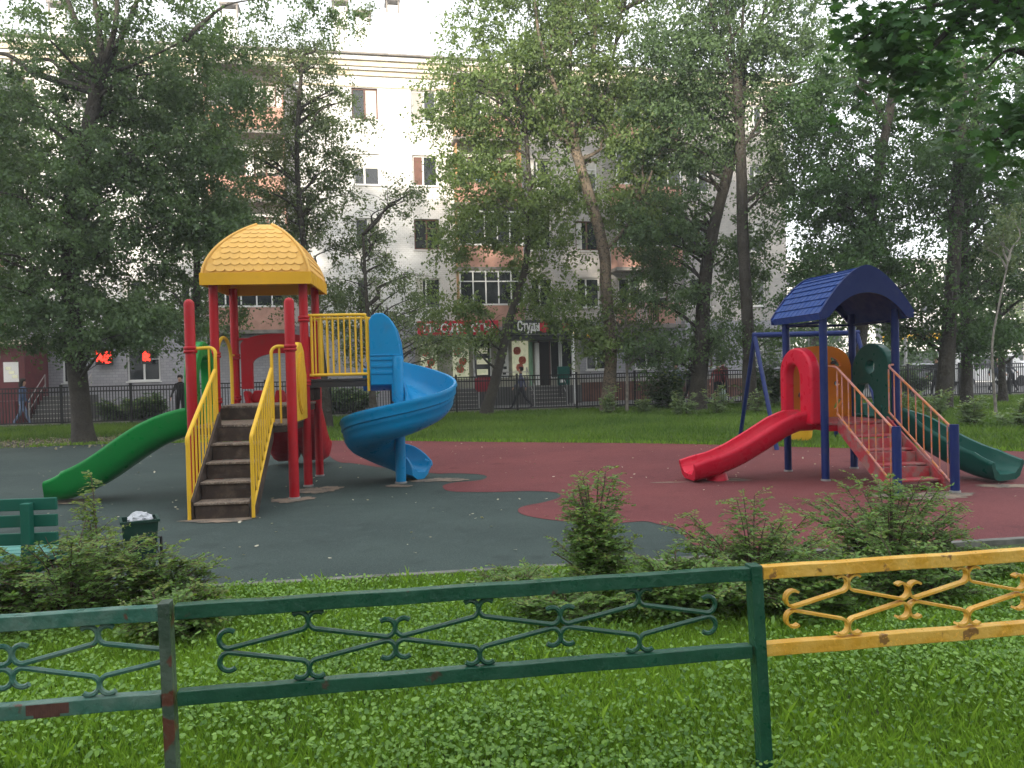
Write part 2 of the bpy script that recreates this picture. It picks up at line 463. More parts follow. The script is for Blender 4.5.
# a few larger dandelion / dock leaves
n = 450
C = np.stack([rng.uniform(-3.5, 4.2, n), rng.uniform(2.6, 6.1, n), rng.uniform(.04, .12, n)], 1)
tag(leafdiscs(C, .042, np.array([0, -.4, 1.0]), 'clover', 'lawn_weeds', rng.uniform(.3, 1, n), .45, squash=.45), 'larger weed leaves dotted over the near lawn', 'weeds', kind='stuff')
# lawn behind the playground
n = 330000
X = rng.uniform(-24, 25, n); Y = rng.uniform(13, 34, n) 
fx = np.array([p.x for p in farc]); fyy = np.array([p.y for p in farc])
lo = np.interp(X, fx, fyy)
dirt = ((X + 11) / 3.6) ** 2 + ((Y - 21.0) / 1.9) ** 2
k = (Y > lo + .05) & (Y < fy(X) + .1) & ((dirt > 1) | (rng.uniform(0, 1, n) < .10)); X, Y = X[k], Y[k]
blades('back_lawn_grass', X, Y, .12, .022, 'bright green lawn between the rubber paving and the black railing', m='blade_back', tintf=patchy(X, Y, .8, 2))
# grass creeping over the edges of the rubber
n = 5000
X = rng.uniform(-12, 12, n); Y = np.interp(X, fx, fyy) + rng.normal(.02, .06, n)
blades('edge_grass', X, Y, .09, .02, 'ragged grass fringe along the far edge of the rubber paving')
# fallen leaves on the rubber
n = 380
C = []
while len(C) < n:
    x = random.uniform(-9, 9.5); y = random.uniform(6.7, 20)
    if y > np.interp(x, fx, fyy) - .1 or y < 6.5 + .14 * x: continue
    if random.random() > min(1, .25 + y / 16): continue
    C.append((x, y, .024))
M['litter'] = leafmat('dry_leaf', (.22, .19, .11), (.55, .52, .42), .2)
tag(leafdiscs(np.array(C), .038, np.array([0, 0, 1.0]), 'litter', 'fallen_leaves', rng.uniform(0, 1, n), .25), 'pale fallen leaves scattered over the rubber paving', 'fallen leaves', kind='stuff')
# dead leaves under the left tree
n = 1400
C = np.stack([rng.normal(-11, 2.0, n), rng.normal(21.1, .8, n), rng.uniform(.01, .05, n)], 1)
tag(leafdiscs(C, .07, np.array([0, 0, 1.0]), 'litter', 'leaf_litter', rng.uniform(0, .3, n), .4), 'brown leaf litter on bare earth under the left tree', 'leaf litter', kind='stuff')

# ------------------------------------------------------------------ near lawn fence
LP = P(169, 603, 2.76); RP = P(752, 566, 3.09)
fdir = Vector((RP.x - LP.x, RP.y - LP.y, 0)); FL = fdir.length; fdir.normalize()
frz = math.atan2(fdir.y, fdir.x)
ZT = .82
def bar_strip(mb, pts, wd, th):
    """flat iron bar: pts in (s, z); wd across the fence, th thickness"""
    secs = []
    for i, p in enumerate(pts):
        a = pts[max(i - 1, 0)]; b = pts[min(i + 1, len(pts) - 1)]
        t = Vector((b[0] - a[0], b[1] - a[1])); t.normalize(); nn = Vector((-t.y, t.x)) * th / 2
        s, z = p
        w2 = wd / 2
        secs.append([(s + nn.x, -w2, z + nn.y), (s + nn.x, w2, z + nn.y), (s - nn.x, w2, z - nn.y), (s - nn.x, -w2, z - nn.y)])
    mb.loft(secs)
def scroll(s0, s1, z0, z1, r, side, curl=200, cut=None):
    """bar from (s0,z0) to (s1,z1) with curls at both ends on the side +1 (above) / -1 (below)"""
    pts = []
    for i in range(13):
        # start curl lies to the left: angles run clockwise from the top right over the left side
        aa = R(270) - R(curl + 20) * (1 - i / 12)
        rr = r * (.93 + .07 * i / 12)
        pts.append((s0 + r + rr * math.cos(aa), side * (r + rr * math.sin(aa)) + z0))
    for i in range(13):
        aa = R(270) + R(curl + 20) * (i / 12)
        rr = r * (1 - .07 * i / 12)
        pts.append((s1 - r + rr * math.cos(aa), side * (r + rr * math.sin(aa)) + z1))
    if cut: pts = [p for p in pts if p[0] < cut and abs(p[1] - z0) < 1] + [(cut, z1)]
    return pts
def fence_panel(L, rails, orn, name, label, s0, z_drop=0.0, tubebar=True, diamonds=3, r=.033, off=0.0, post=None, first_top=True, group='low ornamental fence panels', y0=0.0):
    o = empty(name, label, 'fence', (LP.x + fdir.x * s0 - fdir.y * y0, LP.y + fdir.y * s0 + fdir.x * y0, 0), frz, group)
    zt, zb = ZT - z_drop, ZT - .30 - z_drop
    for z, nm in ((zt, 'rail'), (zb, 'rail')):
        b = MB()
        N = 14
        secs = []
        for i in range(N + 1):
            s = L * i / N; wz = .0015 * math.sin(i * 2.1 + s0 * 3)
            secs.append([(s, -.022, z - .050 + wz), (s, .022, z - .050 + wz), (s, .022, z + wz), (s, -.022, z + wz)])
        b.loft(secs)
        b.build(nm, rails, o, bevel=.003)
    zm = (zt + zb - .05) / 2
    hh = .122
    seg = (L - 2 * off) / (diamonds * 2)
    b = MB()
    for d in range(diamonds):
        a0 = off + d * 2 * seg; a1 = a0 + seg; a2 = a1 + seg
        g_ = -.001
        dz = hh - 2 * r - .003
        for side in (1, -1):
            p1 = scroll(a0 + g_, a1 - g_, zm + side * .007, zm + side * dz, r, side)
            p2 = scroll(a1 + g_, a2 - g_, zm + side * dz, zm + side * .007, r, side)
            if off < 0 and d == diamonds - 1:
                p2 = [p for p in p2 if p[0] < L - .06] + [(L + .01, zm + side * .02)]
            for p in (p1, p2):
                if tubebar: b.tube([(s, 0, z) for s, z in p], .0095, 7)
                else: bar_strip(b, p, .028, .0095)
    b.build('scrollwork', orn, o, smooth=True, angle=50)
    if post is not None:
        s, wd, m, ztop, lean = post
        b = MB()
        b.add([(s - wd / 2, -.03, ztop), (s + wd / 2, -.03, ztop), (s + wd / 2, .03, ztop), (s - wd / 2, .03, ztop),
               (s - wd / 2 + lean, -.03, -.1), (s + wd / 2 + lean, -.03, -.1), (s + wd / 2 + lean, .03, -.1), (s - wd / 2 + lean, .03, -.1)],
              [(0, 1, 2, 3), (4, 5, 6, 7), (0, 1, 5, 4), (1, 2, 6, 5), (2, 3, 7, 6), (3, 0, 4, 7)])
        b.build('post', m, o, bevel=.003)
    return o
fence_panel(FL - .036, M['fgreen'], M['fgreen'], 'lawn_fence', 'dark green low fence panel in the middle, between a rusty and a green post', .022, off=.14,
            post=(FL - .022 + .006, .046, M['fgreen'], ZT + .008, .035))
fence_panel(2.05, M['fgreen_old'], M['fgreen_old'], 'lawn_fence', 'weathered pale green low fence panel with rust patches at the left edge', -2.05 - .03, z_drop=.0, off=-.07, diamonds=4,
            post=(2.05 + .018, .038, M['frust'], ZT + .012, .012))
_lp = [o for o in bpy.data.objects if o.name.startswith('lawn_fence')][-1]
b = MB()
_n = 16; _r = random.Random(4)
_t = [(1.62 + .135 * i / _n + (_r.uniform(-.006, .006) if 0 < i < _n else 0)) for i in range(_n + 1)]
for i in range(_n):
    e0 = .047 if 0 < i < _n - 1 else .028
    b.bx(_t[i], _t[i + 1] - .0002, -.0238, -.0226, ZT - .30 - .050 + (.002 if 2 < i < 13 else .012), ZT - .30 - .003)
b.build('rust_patch', mixcol(mat('rust_patch', (.085, .034, .024), .85), [(25, 5, .45, .62, (.05, .018, .014), .8)], bump=(60, .5, .004)), _lp)
fence_panel(2.3, M['fyellow'], M['fyellow'], 'lawn_fence', 'yellow low fence panel with flat bar scrolls beside the green post', FL + .035, off=.10, tubebar=False, diamonds=4, r=.033)

# ------------------------------------------------------------------ playground helpers
def slide_section(w_, h, th, lift=0.0):
    """closed U profile (across, up) of a moulded chute, rolled rims"""
    o = w_ / 2
    pts = []
    # outer underside, left to right
    pts += [(-o + .10, -.075), (-o + .02, -.03), (-o - .015, .06), (-o - .03, h * .55), (-o - .045, h - .03), (-o - .045, h), (-o - .02, h + .022), (-o + .012, h + .012), (-o + .02, h - .02)]
    pts += [(-o + .035, h * .5), (-o + .06, .07), (-o + .12, .012), (0, 0)]
    left = pts
    right = [(-x, y) for x, y in reversed(left[:-1])]
    under = [(0, -.075)]
    return left + right + under
def chute(path, w_, h, mb, widths=None, heights=None, bank=None):
    """path: centre floor points; horizontal side vector from the path"""
    secs = []
    path = [Vector(p) for p in path]
    N = len(path)
    for i, p in enumerate(path):
        t = path[min(i + 1, N - 1)] - path[max(i - 1, 0)]
        sd = Vector((t.y, -t.x, 0)); sd.normalize(); t.normalize()
        up = sd.cross(t); up.normalize()
        if up.z < 0: up = -up
        ww = widths[i] if widths else w_; hh = heights[i] if heights else h
        secs.append([p + sd * a + up * b for a, b in slide_section(ww, hh, .03)])
    mb.loft(secs)
def arch_panel(mb, fr, w_, h, t, top='round', hole=None, r=.2, off=0.0):
    """solid panel with an arched opening. fr(u,v,w)"""
    def outline(wd, ht, rr, n=10):
        pts = [(-wd / 2, 0)]
        for i in range(n + 1):
            a = math.pi - i * math.pi / n
            pts.append((wd / 2 * math.cos(a) * 1.0, ht - rr + rr * math.sin(a)))
        pts.append((wd / 2, 0))
        return pts
    if hole:
        hw, hh, hr, z0 = hole
        outer = outline(w_, h, r, 24); inner = outline(hw, hh, hr, 24)
        inner = [(u + off, max(v, z0)) for u, v in inner]
        outer = [(u, v) for u, v in outer]
        n = len(outer)
        for i in range(n - 1):
            a, b, c, d = outer[i], outer[i + 1], inner[i + 1], inner[i]
            if (Vector(a) - Vector(b)).length < 1e-6 and (Vector(c) - Vector(d)).length < 1e-6: continue
            vs = [fr(*q, 0) for q in (a, b, c, d)] + [fr(*q, t) for q in (a, b, c, d)]
            mb.add(vs, [(0, 1, 2, 3), (7, 6, 5, 4), (0, 1, 5, 4), (2, 3, 7, 6)] + ([(3, 0, 4, 7)] if i == 0 else []) + ([(1, 2, 6, 5)] if i == n - 2 else []))
    else:
        mb.prism(outline(w_, h, r, 24), fr, t)
def merge(o, d=.0005):
    bm = bmesh.new(); bm.from_mesh(o.data)
    bmesh.ops.remove_doubles(bm, verts=bm.verts, dist=d)
    bmesh.ops.recalc_face_normals(bm, faces=bm.faces)
    bm.to_mesh(o.data); bm.free()
def post(name, x, y, h, r, m, parent, dome=False, rings=(), ringm=None, z0=-.05):
    b = MB()
    prof = [(r, z0)]
    if dome:
        prof += [(r, h - r)] + [(r * math.cos(R(a)), h - r + r * math.sin(R(a))) for a in (20, 40, 60, 78)]
    else: prof += [(r, h)]
    b.lathe(prof, (x, y, 0), 20)
    o = b.build(name, m, parent, smooth=True, angle=50)
    for z in rings:
        c = MB(); k = r
        c.lathe([(k + .001, z - .045), (k + .016, z - .038), (k + .02, z - .022), (k + .016, z - .006), (k + .006, z), (k + .016, z + .006), (k + .02, z + .022), (k + .016, z + .038), (k + .001, z + .045)], (x, y, 0), 20)
        c.build('collar', ringm or m, o, smooth=True, angle=60)
    f = MB(); f.lathe([(r + .012, .012), (r + .012, .034), (r + .001, .038)], (x, y, 0), 16)
    f.build('foot_collar', M['galv'], o, smooth=True)
    return o

# ------------------------------------------------------------------ play tower with the yellow roof
T1 = empty('play_tower', 'red and yellow play tower with yellow tiled roof, brown steps and blue spiral slide', 'play tower', (-3.48, 10.3, 0), R(5.5))
A = .625; YB, YC = 1.15, 2.3; ZD1, ZD2, ZD3 = 1.0, 1.2, 1.55
red = M['red']
post('post', -A, 0, 2.62, .065, red, T1, True, (1.97,))
post('post', A, 0, 2.62, .065, red, T1, True, (1.97,))
for x, y in ((-A, YB), (A, YB), (-A, YC), (A, YC)):
    post('post', x, y, 2.99, .062, red, T1, False, (1.93, 1.28) if x < 0 else (2.42, 1.5))
# decks
def slab(name, x0, x1, y0, y1, z, parent, m, m2):
    b = MB(); b.bx(x0, x1, y0, y1, z - .035, z); o = b.build(name, m, parent, bevel=.006)
    c = MB(); c.bx(x0 + .02, x1 - .02, y0 + .012, y1 - .012, z - .12, z - .037); c.build('deck_frame', m2, o)
    return o
slab('deck', -A + .02, A - .02, -.03, YB - .03, ZD1, T1, M['tread'], M['step'])
slab('deck', -A + .02, A - .02, YB, YC + .03, ZD2, T1, M['tread'], M['step'])
slab('deck', A - .02, 1.52, YB + .02, YC - .35, ZD3, T1, M['dark_steel'], M['dark_steel'])
b = MB(); b.bx(A - .03, A + .10, YB + .10, YC - .4, 1.24, 1.42); b.bx(-A + .05, A - .05, YB - .028, YB - .003, 1.002, 1.16)
b.build('step_riser', M['step'], T1)
# stairs
SW = .305; SX = .05
for k in range(5):
    z = .2 * (k + 1); y = -1.30 + .26 * k
    if k < 4:
        t = MB(); t.bx(SX - SW, SX + SW, y - .025, y + .27, z - .028, z); t.build('tread', M['tread'], T1, bevel=.006)
    r_ = MB(); r_.bx(SX - SW + .01, SX + SW - .01, y, y + .02, z - .2 + .003, z - .031); r_.build('riser', M['step'], T1)
for sx in (-1, 1):
    b = MB()
    q = [(-1.32, .0), (-1.32, .22), (-.06, 1.19 - .02), (-.03, 1.0), (-.03, .80), (-1.05, .0)]
    b.prism(q, lambda u, v, w_, sx=sx: Vector((SX + sx * (SW + .003) + sx * w_, u, v)), .03)
    b.build('stringer', M['step'], T1)
# stair railings
for sx in (-1, 1):
    xr = SX + sx * (SW + .045)
    g = MB()
    g.tube([(xr, -1.335, .02), (xr, -1.335, .90)], .020, 8)
    rail = catmull([(xr, -1.335, .86), (xr, -1.33, .93), (xr, -1.28, .975)], 4) + [(xr, -.12, 1.70)]
    g.tube(rail, .024, 8)
    g.tube([(xr, -1.335, .14), (xr, -.10, 1.06)], .018, 8)
    top = catmull([(xr, -.08, 1.02), (xr, -.08, 1.80), (xr, -.07, 1.93), (xr + sx * .05, -.04, 1.985), (xr + sx * .13, -.02, 1.99), (sx * A, 0, 1.98)], 5)
    g.tube(top, .022, 8)
    for i in range(9):
        f = (i + .5) / 9.3
        y = -1.335 + f * 1.24
        g.tube([(xr, y, .14 + f * .92), (xr, y, .935 + f * .77)], .012, 6)
    g.tube([(xr + sx * .09, -.03, 1.0), (xr + sx * .09, -.03, 1.99)], .014, 6)
    g.build('stair_railing', M['yellow'], T1, smooth=True)
# yellow roof: four curved faces with scalloped tiles
RC = (0.02, 1.72); RW, RD = .735, .78; RZ0, RZ1 = 3.06, 3.86
def roofprof(v):
    """half-size factor and height for v in 0..1"""
    a = v * math.pi / 2
    return .15 + .85 * (1 - v ** 1.65), RZ0 + (RZ1 - RZ0) * (math.sin(a) * .25 + v * .75)
rows = 9
rf = MB()
for face in range(4):
    ca, sa = [(1, 0), (0, 1), (-1, 0), (0, -1)][face]
    hw, hd = (RW, RD) if face % 2 == 0 else (RD, RW)
    def W(u, f, z, out=0.0):
        x = u * f * hw; y = -(f * hd + out)
        return Vector((RC[0] + x * ca - y * sa, RC[1] + x * sa + y * ca, z))
    # base surface
    N = 18
    for i in range(N):
        f0, z0 = roofprof(i / N); f1, z1 = roofprof((i + 1) / N)
        rf.add([W(-1, f0, z0), W(1, f0, z0), W(1, f1, z1), W(-1, f1, z1)], [(0, 1, 2, 3)])
rf.add([(RC[0] - RW * .15, RC[1] - RD * .15, RZ1), (RC[0] + RW * .15, RC[1] - RD * .15, RZ1), (RC[0] + RW * .15, RC[1] + RD * .15, RZ1), (RC[0] - RW * .15, RC[1] + RD * .15, RZ1)], [(0, 1, 2, 3)])
RO = rf.build('roof', M['roof_yellow'], T1, smooth=True, angle=40); merge(RO)
for face in range(4):
    ca, sa = [(1, 0), (0, 1), (-1, 0), (0, -1)][face]
    hw, hd = (RW, RD) if face % 2 == 0 else (RD, RW)
    def W(u, f, z, out=0.0):
        x = u * f * hw; y = -(f * hd + out)
        return Vector((RC[0] + x * ca - y * sa, RC[1] + x * sa + y * ca, z))
    tl = MB()
    for r_ in range(rows):
        v1 = .03 + (r_ + 1.0) / rows * .90; v0 = .03 + r_ / rows * .90
        fA, zA = roofprof(v0)
        n_t = max(2, int(round(10 * (fA - .02))))
        S = 8
        for j in range(n_t):
            o_ = (r_ % 2) * .5
            vs = []
            uu = []
            for q in range(S + 1):
                fr_ = q / S
                u = -0.93 + 1.86 * ((j + fr_ + o_) / (n_t + .5))
                dip = math.sin(math.pi * fr_) ** .6
                vl = v0 + (1 - dip) * .035
                f_, z_ = roofprof(vl)
                vs.append(W(u, f_, z_, .016)); uu.append(u)
            for q in range(S + 1):
                f_, z_ = roofprof(min(v1 + .03, .97))
                vs.append(W(uu[q], f_, z_ + .001, .003))
            for q in range(S + 1):
                fr_ = q / S
                dip = math.sin(math.pi * fr_) ** .6
                vl = v0 + (1 - dip) * .035
                f_, z_ = roofprof(vl)
                vs.append(W(uu[q], f_, z_ - .001, -.004))
            fs = []
            for q in range(S):
                fs.append((q, q + 1, S + 1 + q + 1, S + 1 + q))
                fs.append((q, q + 1, 2 * S + 2 + q + 1, 2 * S + 2 + q))
            tl.add(vs, fs)
    tl.build('roof_tiles', M['roof_yellow'], RO, smooth=True, angle=35, fix=False)
    rg = MB()
    pts = []
    for i in range(15):
        f_, z_ = roofprof(i / 14)
        pts.append(W(1, f_ * 1.0, z_ + .004, 0))
    rg.tube(pts, .02, 8); rg.build('ridge', M['roof_yellow'], RO, smooth=True)
# lip
lp = MB()
for (x0, x1, y0, y1) in ((-RW - .03, RW + .03, -RD - .03, -RD + .0), (-RW - .03, RW + .03, RD, RD + .03), (-RW - .03, -RW, -RD, RD), (RW, RW + .03, -RD, RD)):
    lp.bx(RC[0] + x0, RC[0] + x1, RC[1] + y0, RC[1] + y1, 2.90, 3.07)
lp.build('roof_lip', M['lip_yellow'], RO)
# side panels
frL = lambda y0, t=1: (lambda u, v, w_: Vector((-A - .03 + w_ * t, y0 + u, v)))
b = MB(); arch_panel(b, lambda u, v, w_: Vector((-A - .13 + w_, YB / 2 + u, ZD1 + v)), .92, 1.10, .16, hole=(.60, .90, .32, .0), r=.5)
o = b.build('slide_hood', M['green'], T1, smooth=True, angle=40); merge(o)
o.modifiers.new('bevel', 'BEVEL').width = .02
g = MB(); g.tube(catmull([(-A, YB + .12, ZD2), (-A, YB + .12, 1.85), (-A, YB + .22, 2.10), (-A, YB + .5, 2.20), (-A, YB + .78, 2.10), (-A, YB + .9, 1.85), (-A, YB + .9, ZD2)], 6), .026, 8)
g.tube([(-A, YB + .12, 1.95), (-A, YB, 1.95)], .018, 6); g.tube([(-A, YB + .9, 1.95), (-A, YC, 1.95)], .018, 6)
g.build('hoop_rail', M['yellow'], T1, smooth=True)
# yellow moulded panel with stepped shoulders and oval relief
def panel_profile():
    p = [(-.46, .0), (-.46, .62), (-.40, .70), (-.34, .82), (-.30, .95), (-.20, 1.01), (-.10, 1.06)]
    return p + [(-x, y) for x, y in reversed(p)]
b = MB(); b.prism(panel_profile(), lambda u, v, w_: Vector((A - .02 + w_, YB / 2 + u, ZD1 + .0 + v)), .055)
pn = b.build('side_panel', M['yellow'], T1, bevel=.01)
b = MB()
ov = [(.33 * math.cos(a), .50 + .42 * math.sin(a)) for a in [i * math.pi / 14 for i in range(28)]]
for sgn, x0 in ((-1, A - .0225), (1, A + .0375)):
  for sc_, th_ in ((1.0, .012), (.9, .02)):
    b.prism([(u * sc_, .5 + (v - .5) * sc_) for u, v in ov], lambda u, v, w_: Vector((x0 + sgn * 0 + w_ * sgn, YB / 2 + u, ZD1 + v)), th_)
for k in range(7):
    a = R(215 + 110 * k / 6)
    c = (A - .045, YB / 2 + .40 * math.cos(a), ZD1 + .50 + .46 * math.sin(a))
    b.box(c, (.02, .03, .03))
b.build('relief', M['lip_yellow'], pn, smooth=True, angle=40)
# red arch at the back over the rear slide
b = MB(); arch_panel(b, lambda u, v, w_: Vector((.04 + u, YC - .04 + w_, 1.42 + v)), 1.14, .86, .09, hole=(.80, .55, .16, 0), r=.17)
o = b.build('rear_hood', M['red_old'], T1, smooth=True, angle=40); merge(o)
b = MB()
b.tube([(-A, YC, 2.20), (A, YC, 2.20)], .018, 6); b.build('cross_rail', M['red_old'], T1, smooth=True)
# slides
def wave(L_, z0, z1, n=26, amp=.06):
    out = []
    for i in range(n + 1):
        t = i / n
        if t < .08: z = z0
        else:
            q = (t - .08) / .92
            z = z0 + (z1 - z0) * min(1, (q * 1.10) ** 1.02) 
            z += amp * math.sin(q * 2 * math.pi * 1.02) * (1 - .2 * q)
            z = max(z, z1) if q > .8 else z
        out.append((t * L_, z))
    return out
b = MB()
W1 = wave(2.06, .93, .13, amp=.075)
path = [(-A + .06 - s, YB / 2, z) for s, z in W1]
chute(path, .50, .27, b, heights=[.28 - .12 * max(0, (i / 26 - .85) / .15) for i in range(27)])
b.build('green_slide', M['green'], T1, smooth=True, angle=55)
b = MB()
for k in (-1, 1):
    xx = .04 + k * .26
    path = [(xx, YC - .08 + s, z) for s, z in wave(2.1, 1.13, .15, amp=.06)]
    chute(path, .46, .24, b)
b.bx(.04 - .50, .04 + .50, YC - .03, YC + .10, 1.10, 1.18)
b.build('rear_slide', M['red_old'], T1, smooth=True, angle=50)
for k in (-1, 1):
    b = MB(); xx = .04 + k * .34
    b.prism([(-.10, 0), (.10, 0), (.10, .12), (.07, .19), (-.07, .19), (-.10, .12)], lambda u, v, w_: Vector((xx + u, YC + .05 + w_, ZD2 + v)), .14)
    b.build('slide_cheek', M['red_old'], T1, bevel=.02)
# bridge railings
for yy in (YB + .03, YC - .36):
    g = MB(); x0, x1 = A + .10, 1.52
    zt = 2.47; zb = ZD3 + .06
    g.tube([(x0, yy, zb - .02), (x0, yy, zt)] , .02, 8)
    g.tube(catmull([(A, yy, zt), (x1 - .10, yy, zt), (x1 - .02, yy, zt - .03), (x1, yy, zt - .12)], 5) + [(x1, yy, zb - .25)], .022, 8)
    g.tube([(A, yy, zb), (x1, yy, zb)], .022, 8)
    for i in range(9):
        x = x0 + (x1 - x0) * (i + .6) / 9.6
        g.tube([(x, yy, zb), (x, yy, zt)], .011, 6)
    g.build('bridge_railing', M['yellow'], T1, smooth=True)
# spiral slide (its pole carries the bridge end)
PX, PY = 1.95, 1.12
b = MB(); b.lathe([(.075, -.05), (.075, 1.82), (.06, 1.86), (.02, 1.87)], (PX, PY, 0), 20)
sp = b.build('spiral_pole', M['blue'], T1, smooth=True, angle=50)
f = MB(); f.lathe([(.09, .012), (.09, .034), (.076, .038)], (PX, PY, 0), 16); f.build('foot_collar', M['galv'], sp, smooth=True)
def spir_sec(phi, zf, rin, rout, rim, tan=None, c=None):
    """phi: angle of the radial direction; profile in (r, z)"""
    ri = min(.20, rim * .8); prof = [(rin, zf - .03), (rin, zf + ri), (rin + .03, zf + ri + .02), (rin + .05, zf + ri - .02), (rin + .09, zf + .05), (rin + .18, zf + .0), (rout - .22, zf - .03), (rout - .10, zf + .03), (rout - .045, zf + .12), (rout - .015, zf + rim - .03), (rout - .0, zf + rim + .015), (rout + .035, zf + rim + .02), (rout + .05, zf + rim - .02),
            (rout + .03, zf + rim - .06), (rout + .028, zf + rim * .62), (rout + .004, zf + rim * .57), (rout + .004, zf + rim * .42), (rout - .012, zf + rim * .37), (rout - .012, zf + rim * .2), (rout - .05, zf + .0), (rout - .12, zf - .07), (rout - .24, zf - .12), (rin + .16, zf - .11)]
    d = Vector((math.cos(phi), math.sin(phi), 0)); cc = c or Vector((PX, PY, 0))
    return [cc + d * r_ + Vector((0, 0, z)) for r_, z in prof]
b = MB(); secs = []
e = Vector((1, 0, 0))
for i in range(4):        # run-in from the deck, heading +x
    t = 1 - i / 4
    secs.append(spir_sec(R(90), 1.47, .10, .80, .31, c=Vector((PX - .52 * t, PY, 0))))
NS = 46
for i in range(NS + 1):
    t = i / NS
    phi = R(90 - 360 * t)
    z = 1.47 + (.19 - 1.47) * (t * 1.0 + .035 * math.sin(t * 2 * math.pi))
    secs.append(spir_sec(phi, z, .09, .78 + .03 * math.sin(math.pi * t), .31 + .05 * math.sin(math.pi * t)))
for i in range(1, 6):
    t = i / 5
    secs.append(spir_sec(R(90 - 26 * t), .19 - .06 * t, .09 + .06 * t, .80 - .03 * t, .31 - .22 * t ** 2.2, c=Vector((PX + .10 * t, PY - .03 * t, 0))))
b.loft(secs)
b.build('spiral_chute', M['blue'], T1, smooth=True, angle=50)
# entry hood
for yy, tt in ((PY + .03, .05), (PY + .86, .05)):
    b = MB()
    pr = [(-.40, -.06), (-.40, .88), (-.36, .95), (-.30, .985), (-.20, .985), (-.10, .91), (-.02, .76), (.03, .56), (.05, .36), (.05, -.06)]
    b.prism(pr, lambda u, v, w_: Vector((PX + u, yy - w_, 1.5 + v)), tt)
    h_ = b.build('entry_hood', M['blue'], T1, bevel=.018, smooth=True, angle=30)
    c = MB()
    for z_ in (1.60, 1.70, 1.80):
        c.bx(PX - .39, PX - .08, yy - tt - .012, yy - tt + .005, z_, z_ + .05)
    if yy < PY + .5: c.bx(PX - .405, PX + .054, yy - tt - .016, yy - tt + .005, 1.865, 1.885)
    c.build('rib', M['blue'], h_, bevel=.006)
b = MB(); b.bx(PX - .10, PX + .035, PY - .02, PY + .012, 1.2, 1.86); b.build('corner_shell', M['blue'], T1, bevel=.02)
b = MB(); b.bx(PX - .13, PX - .10, PY + .1, PY + .7, 1.12, 1.36); b.build('bracket', M['dark_steel'], T1)

# ------------------------------------------------------------------ play house with the blue roof
T2 = empty('play_house', 'small play house with blue roof, red slide, dark green slide and worn red steps', 'play tower', (4.73, 10.87, 0), R(8))
A2 = .525; D2 = 1.05; ZD = .80
nv = M['navy']
for x, y in ((-A2, 0), (A2, 0), (-A2, D2), (A2, D2)):
    post('post', x, y, 2.32, .052, nv, T2)
slab('deck', -A2 + .02, A2 - .02, -.02, D2 + .02, ZD, T2, M['red_step'], M['red_old'])
# curved roof along y
def rp(t):  # t -1..1 -> (x, z)
    a = abs(t)
    x = .67 * a
    z = 2.88 - .62 * (a ** 1.75) * .90 - .62 * .10 * a
    return (math.copysign(x, t), z)
ry0, ry1 = -.20, 1.22
b = MB(); secs = []
NT = 24
for y in (ry0, ry1):
    loop = [Vector((rp(-1 + 2 * i / NT)[0], y, rp(-1 + 2 * i / NT)[1])) for i in range(NT + 1)]
    loop += [Vector((rp(1 - 2 * i / NT)[0] * .94, y, rp(1 - 2 * i / NT)[1] - .075)) for i in range(NT + 1)]
    secs.append(loop)
b.loft(secs)
R2 = b.build('roof', M['navy_roof'], T2, smooth=True, angle=30)
# gable boards with an arched lower edge
for y in (ry0 - .012, ry1 - .03):
    b = MB()
    for i in range(NT):
        t0, t1 = -1 + 2 * i / NT, -1 + 2 * (i + 1) / NT
        def lo_(t): return 2.19 + .34 * max(0, 1 - (abs(t) / .86) ** 2.2) if abs(t) < .86 else 2.19
        a, c = rp(t0), rp(t1)
        q = [(a[0], a[1] + .022), (c[0], c[1] + .022), (c[0] * .985, min(lo_(t1), c[1] - .03)), (a[0] * .985, min(lo_(t0), a[1] - .03))]
        b.prism(q, lambda u, v, w_: Vector((u, y + w_, v)), .045)
    o = b.build('gable', M['navy'], R2, smooth=True, angle=30); merge(o)
# tile relief on both slopes
tl = MB()
rows2, cols2 = 9, 10
for sgn in (-1, 1):
    for r_ in range(rows2):
        ta, tb = 1 - r_ / rows2 * .97, 1 - (r_ + 1) / rows2 * .97
        for c in range(cols2):
            y0 = ry0 + .02 + (ry1 - ry0 - .05) * (c + (.5 if r_ % 2 else 0)) / (cols2 + .5); y1 = y0 + (ry1 - ry0 - .05) / (cols2 + .5) - .012
            pa, pb = rp(ta), rp(tb)
            pa = Vector((sgn * pa[0], 0, pa[1])); pb = Vector((sgn * pb[0], 0, pb[1]))
            nn = Vector((sgn * (pa.z - pb.z) * -1, 0, abs(pa.x - pb.x))); nn.normalize()
            o1 = nn * .018; o2 = nn * .002
            ym = (y0 + y1) / 2
            tip = pa * 1 + (pa - pb) * .0
            v = [pa + o1 + Vector((0, y0, 0)), tip + o1 + Vector((0, ym, 0)), pa + o1 + Vector((0, y1, 0)), pb + o2 + Vector((0, y1, 0)), pb + o2 + Vector((0, y0, 0)),
                 pa - o2 + Vector((0, y0, 0)), pa - o2 + Vector((0, y1, 0))]
            tl.add(v, [(0, 1, 2, 3, 4), (0, 2, 6, 5), (0, 4, 5), (2, 3, 6)])
tl.build('roof_tiles', M['navy_roof'], R2)
for (p, q) in (((-A2, 0), (-A2, D2)), ((A2, 0), (A2, D2)), ((-A2, D2), (A2, D2))):
    b = MB(); b.tube([(p[0], p[1], 2.16), (q[0], q[1], 2.16)], .018, 8); b.build('beam', nv, T2)
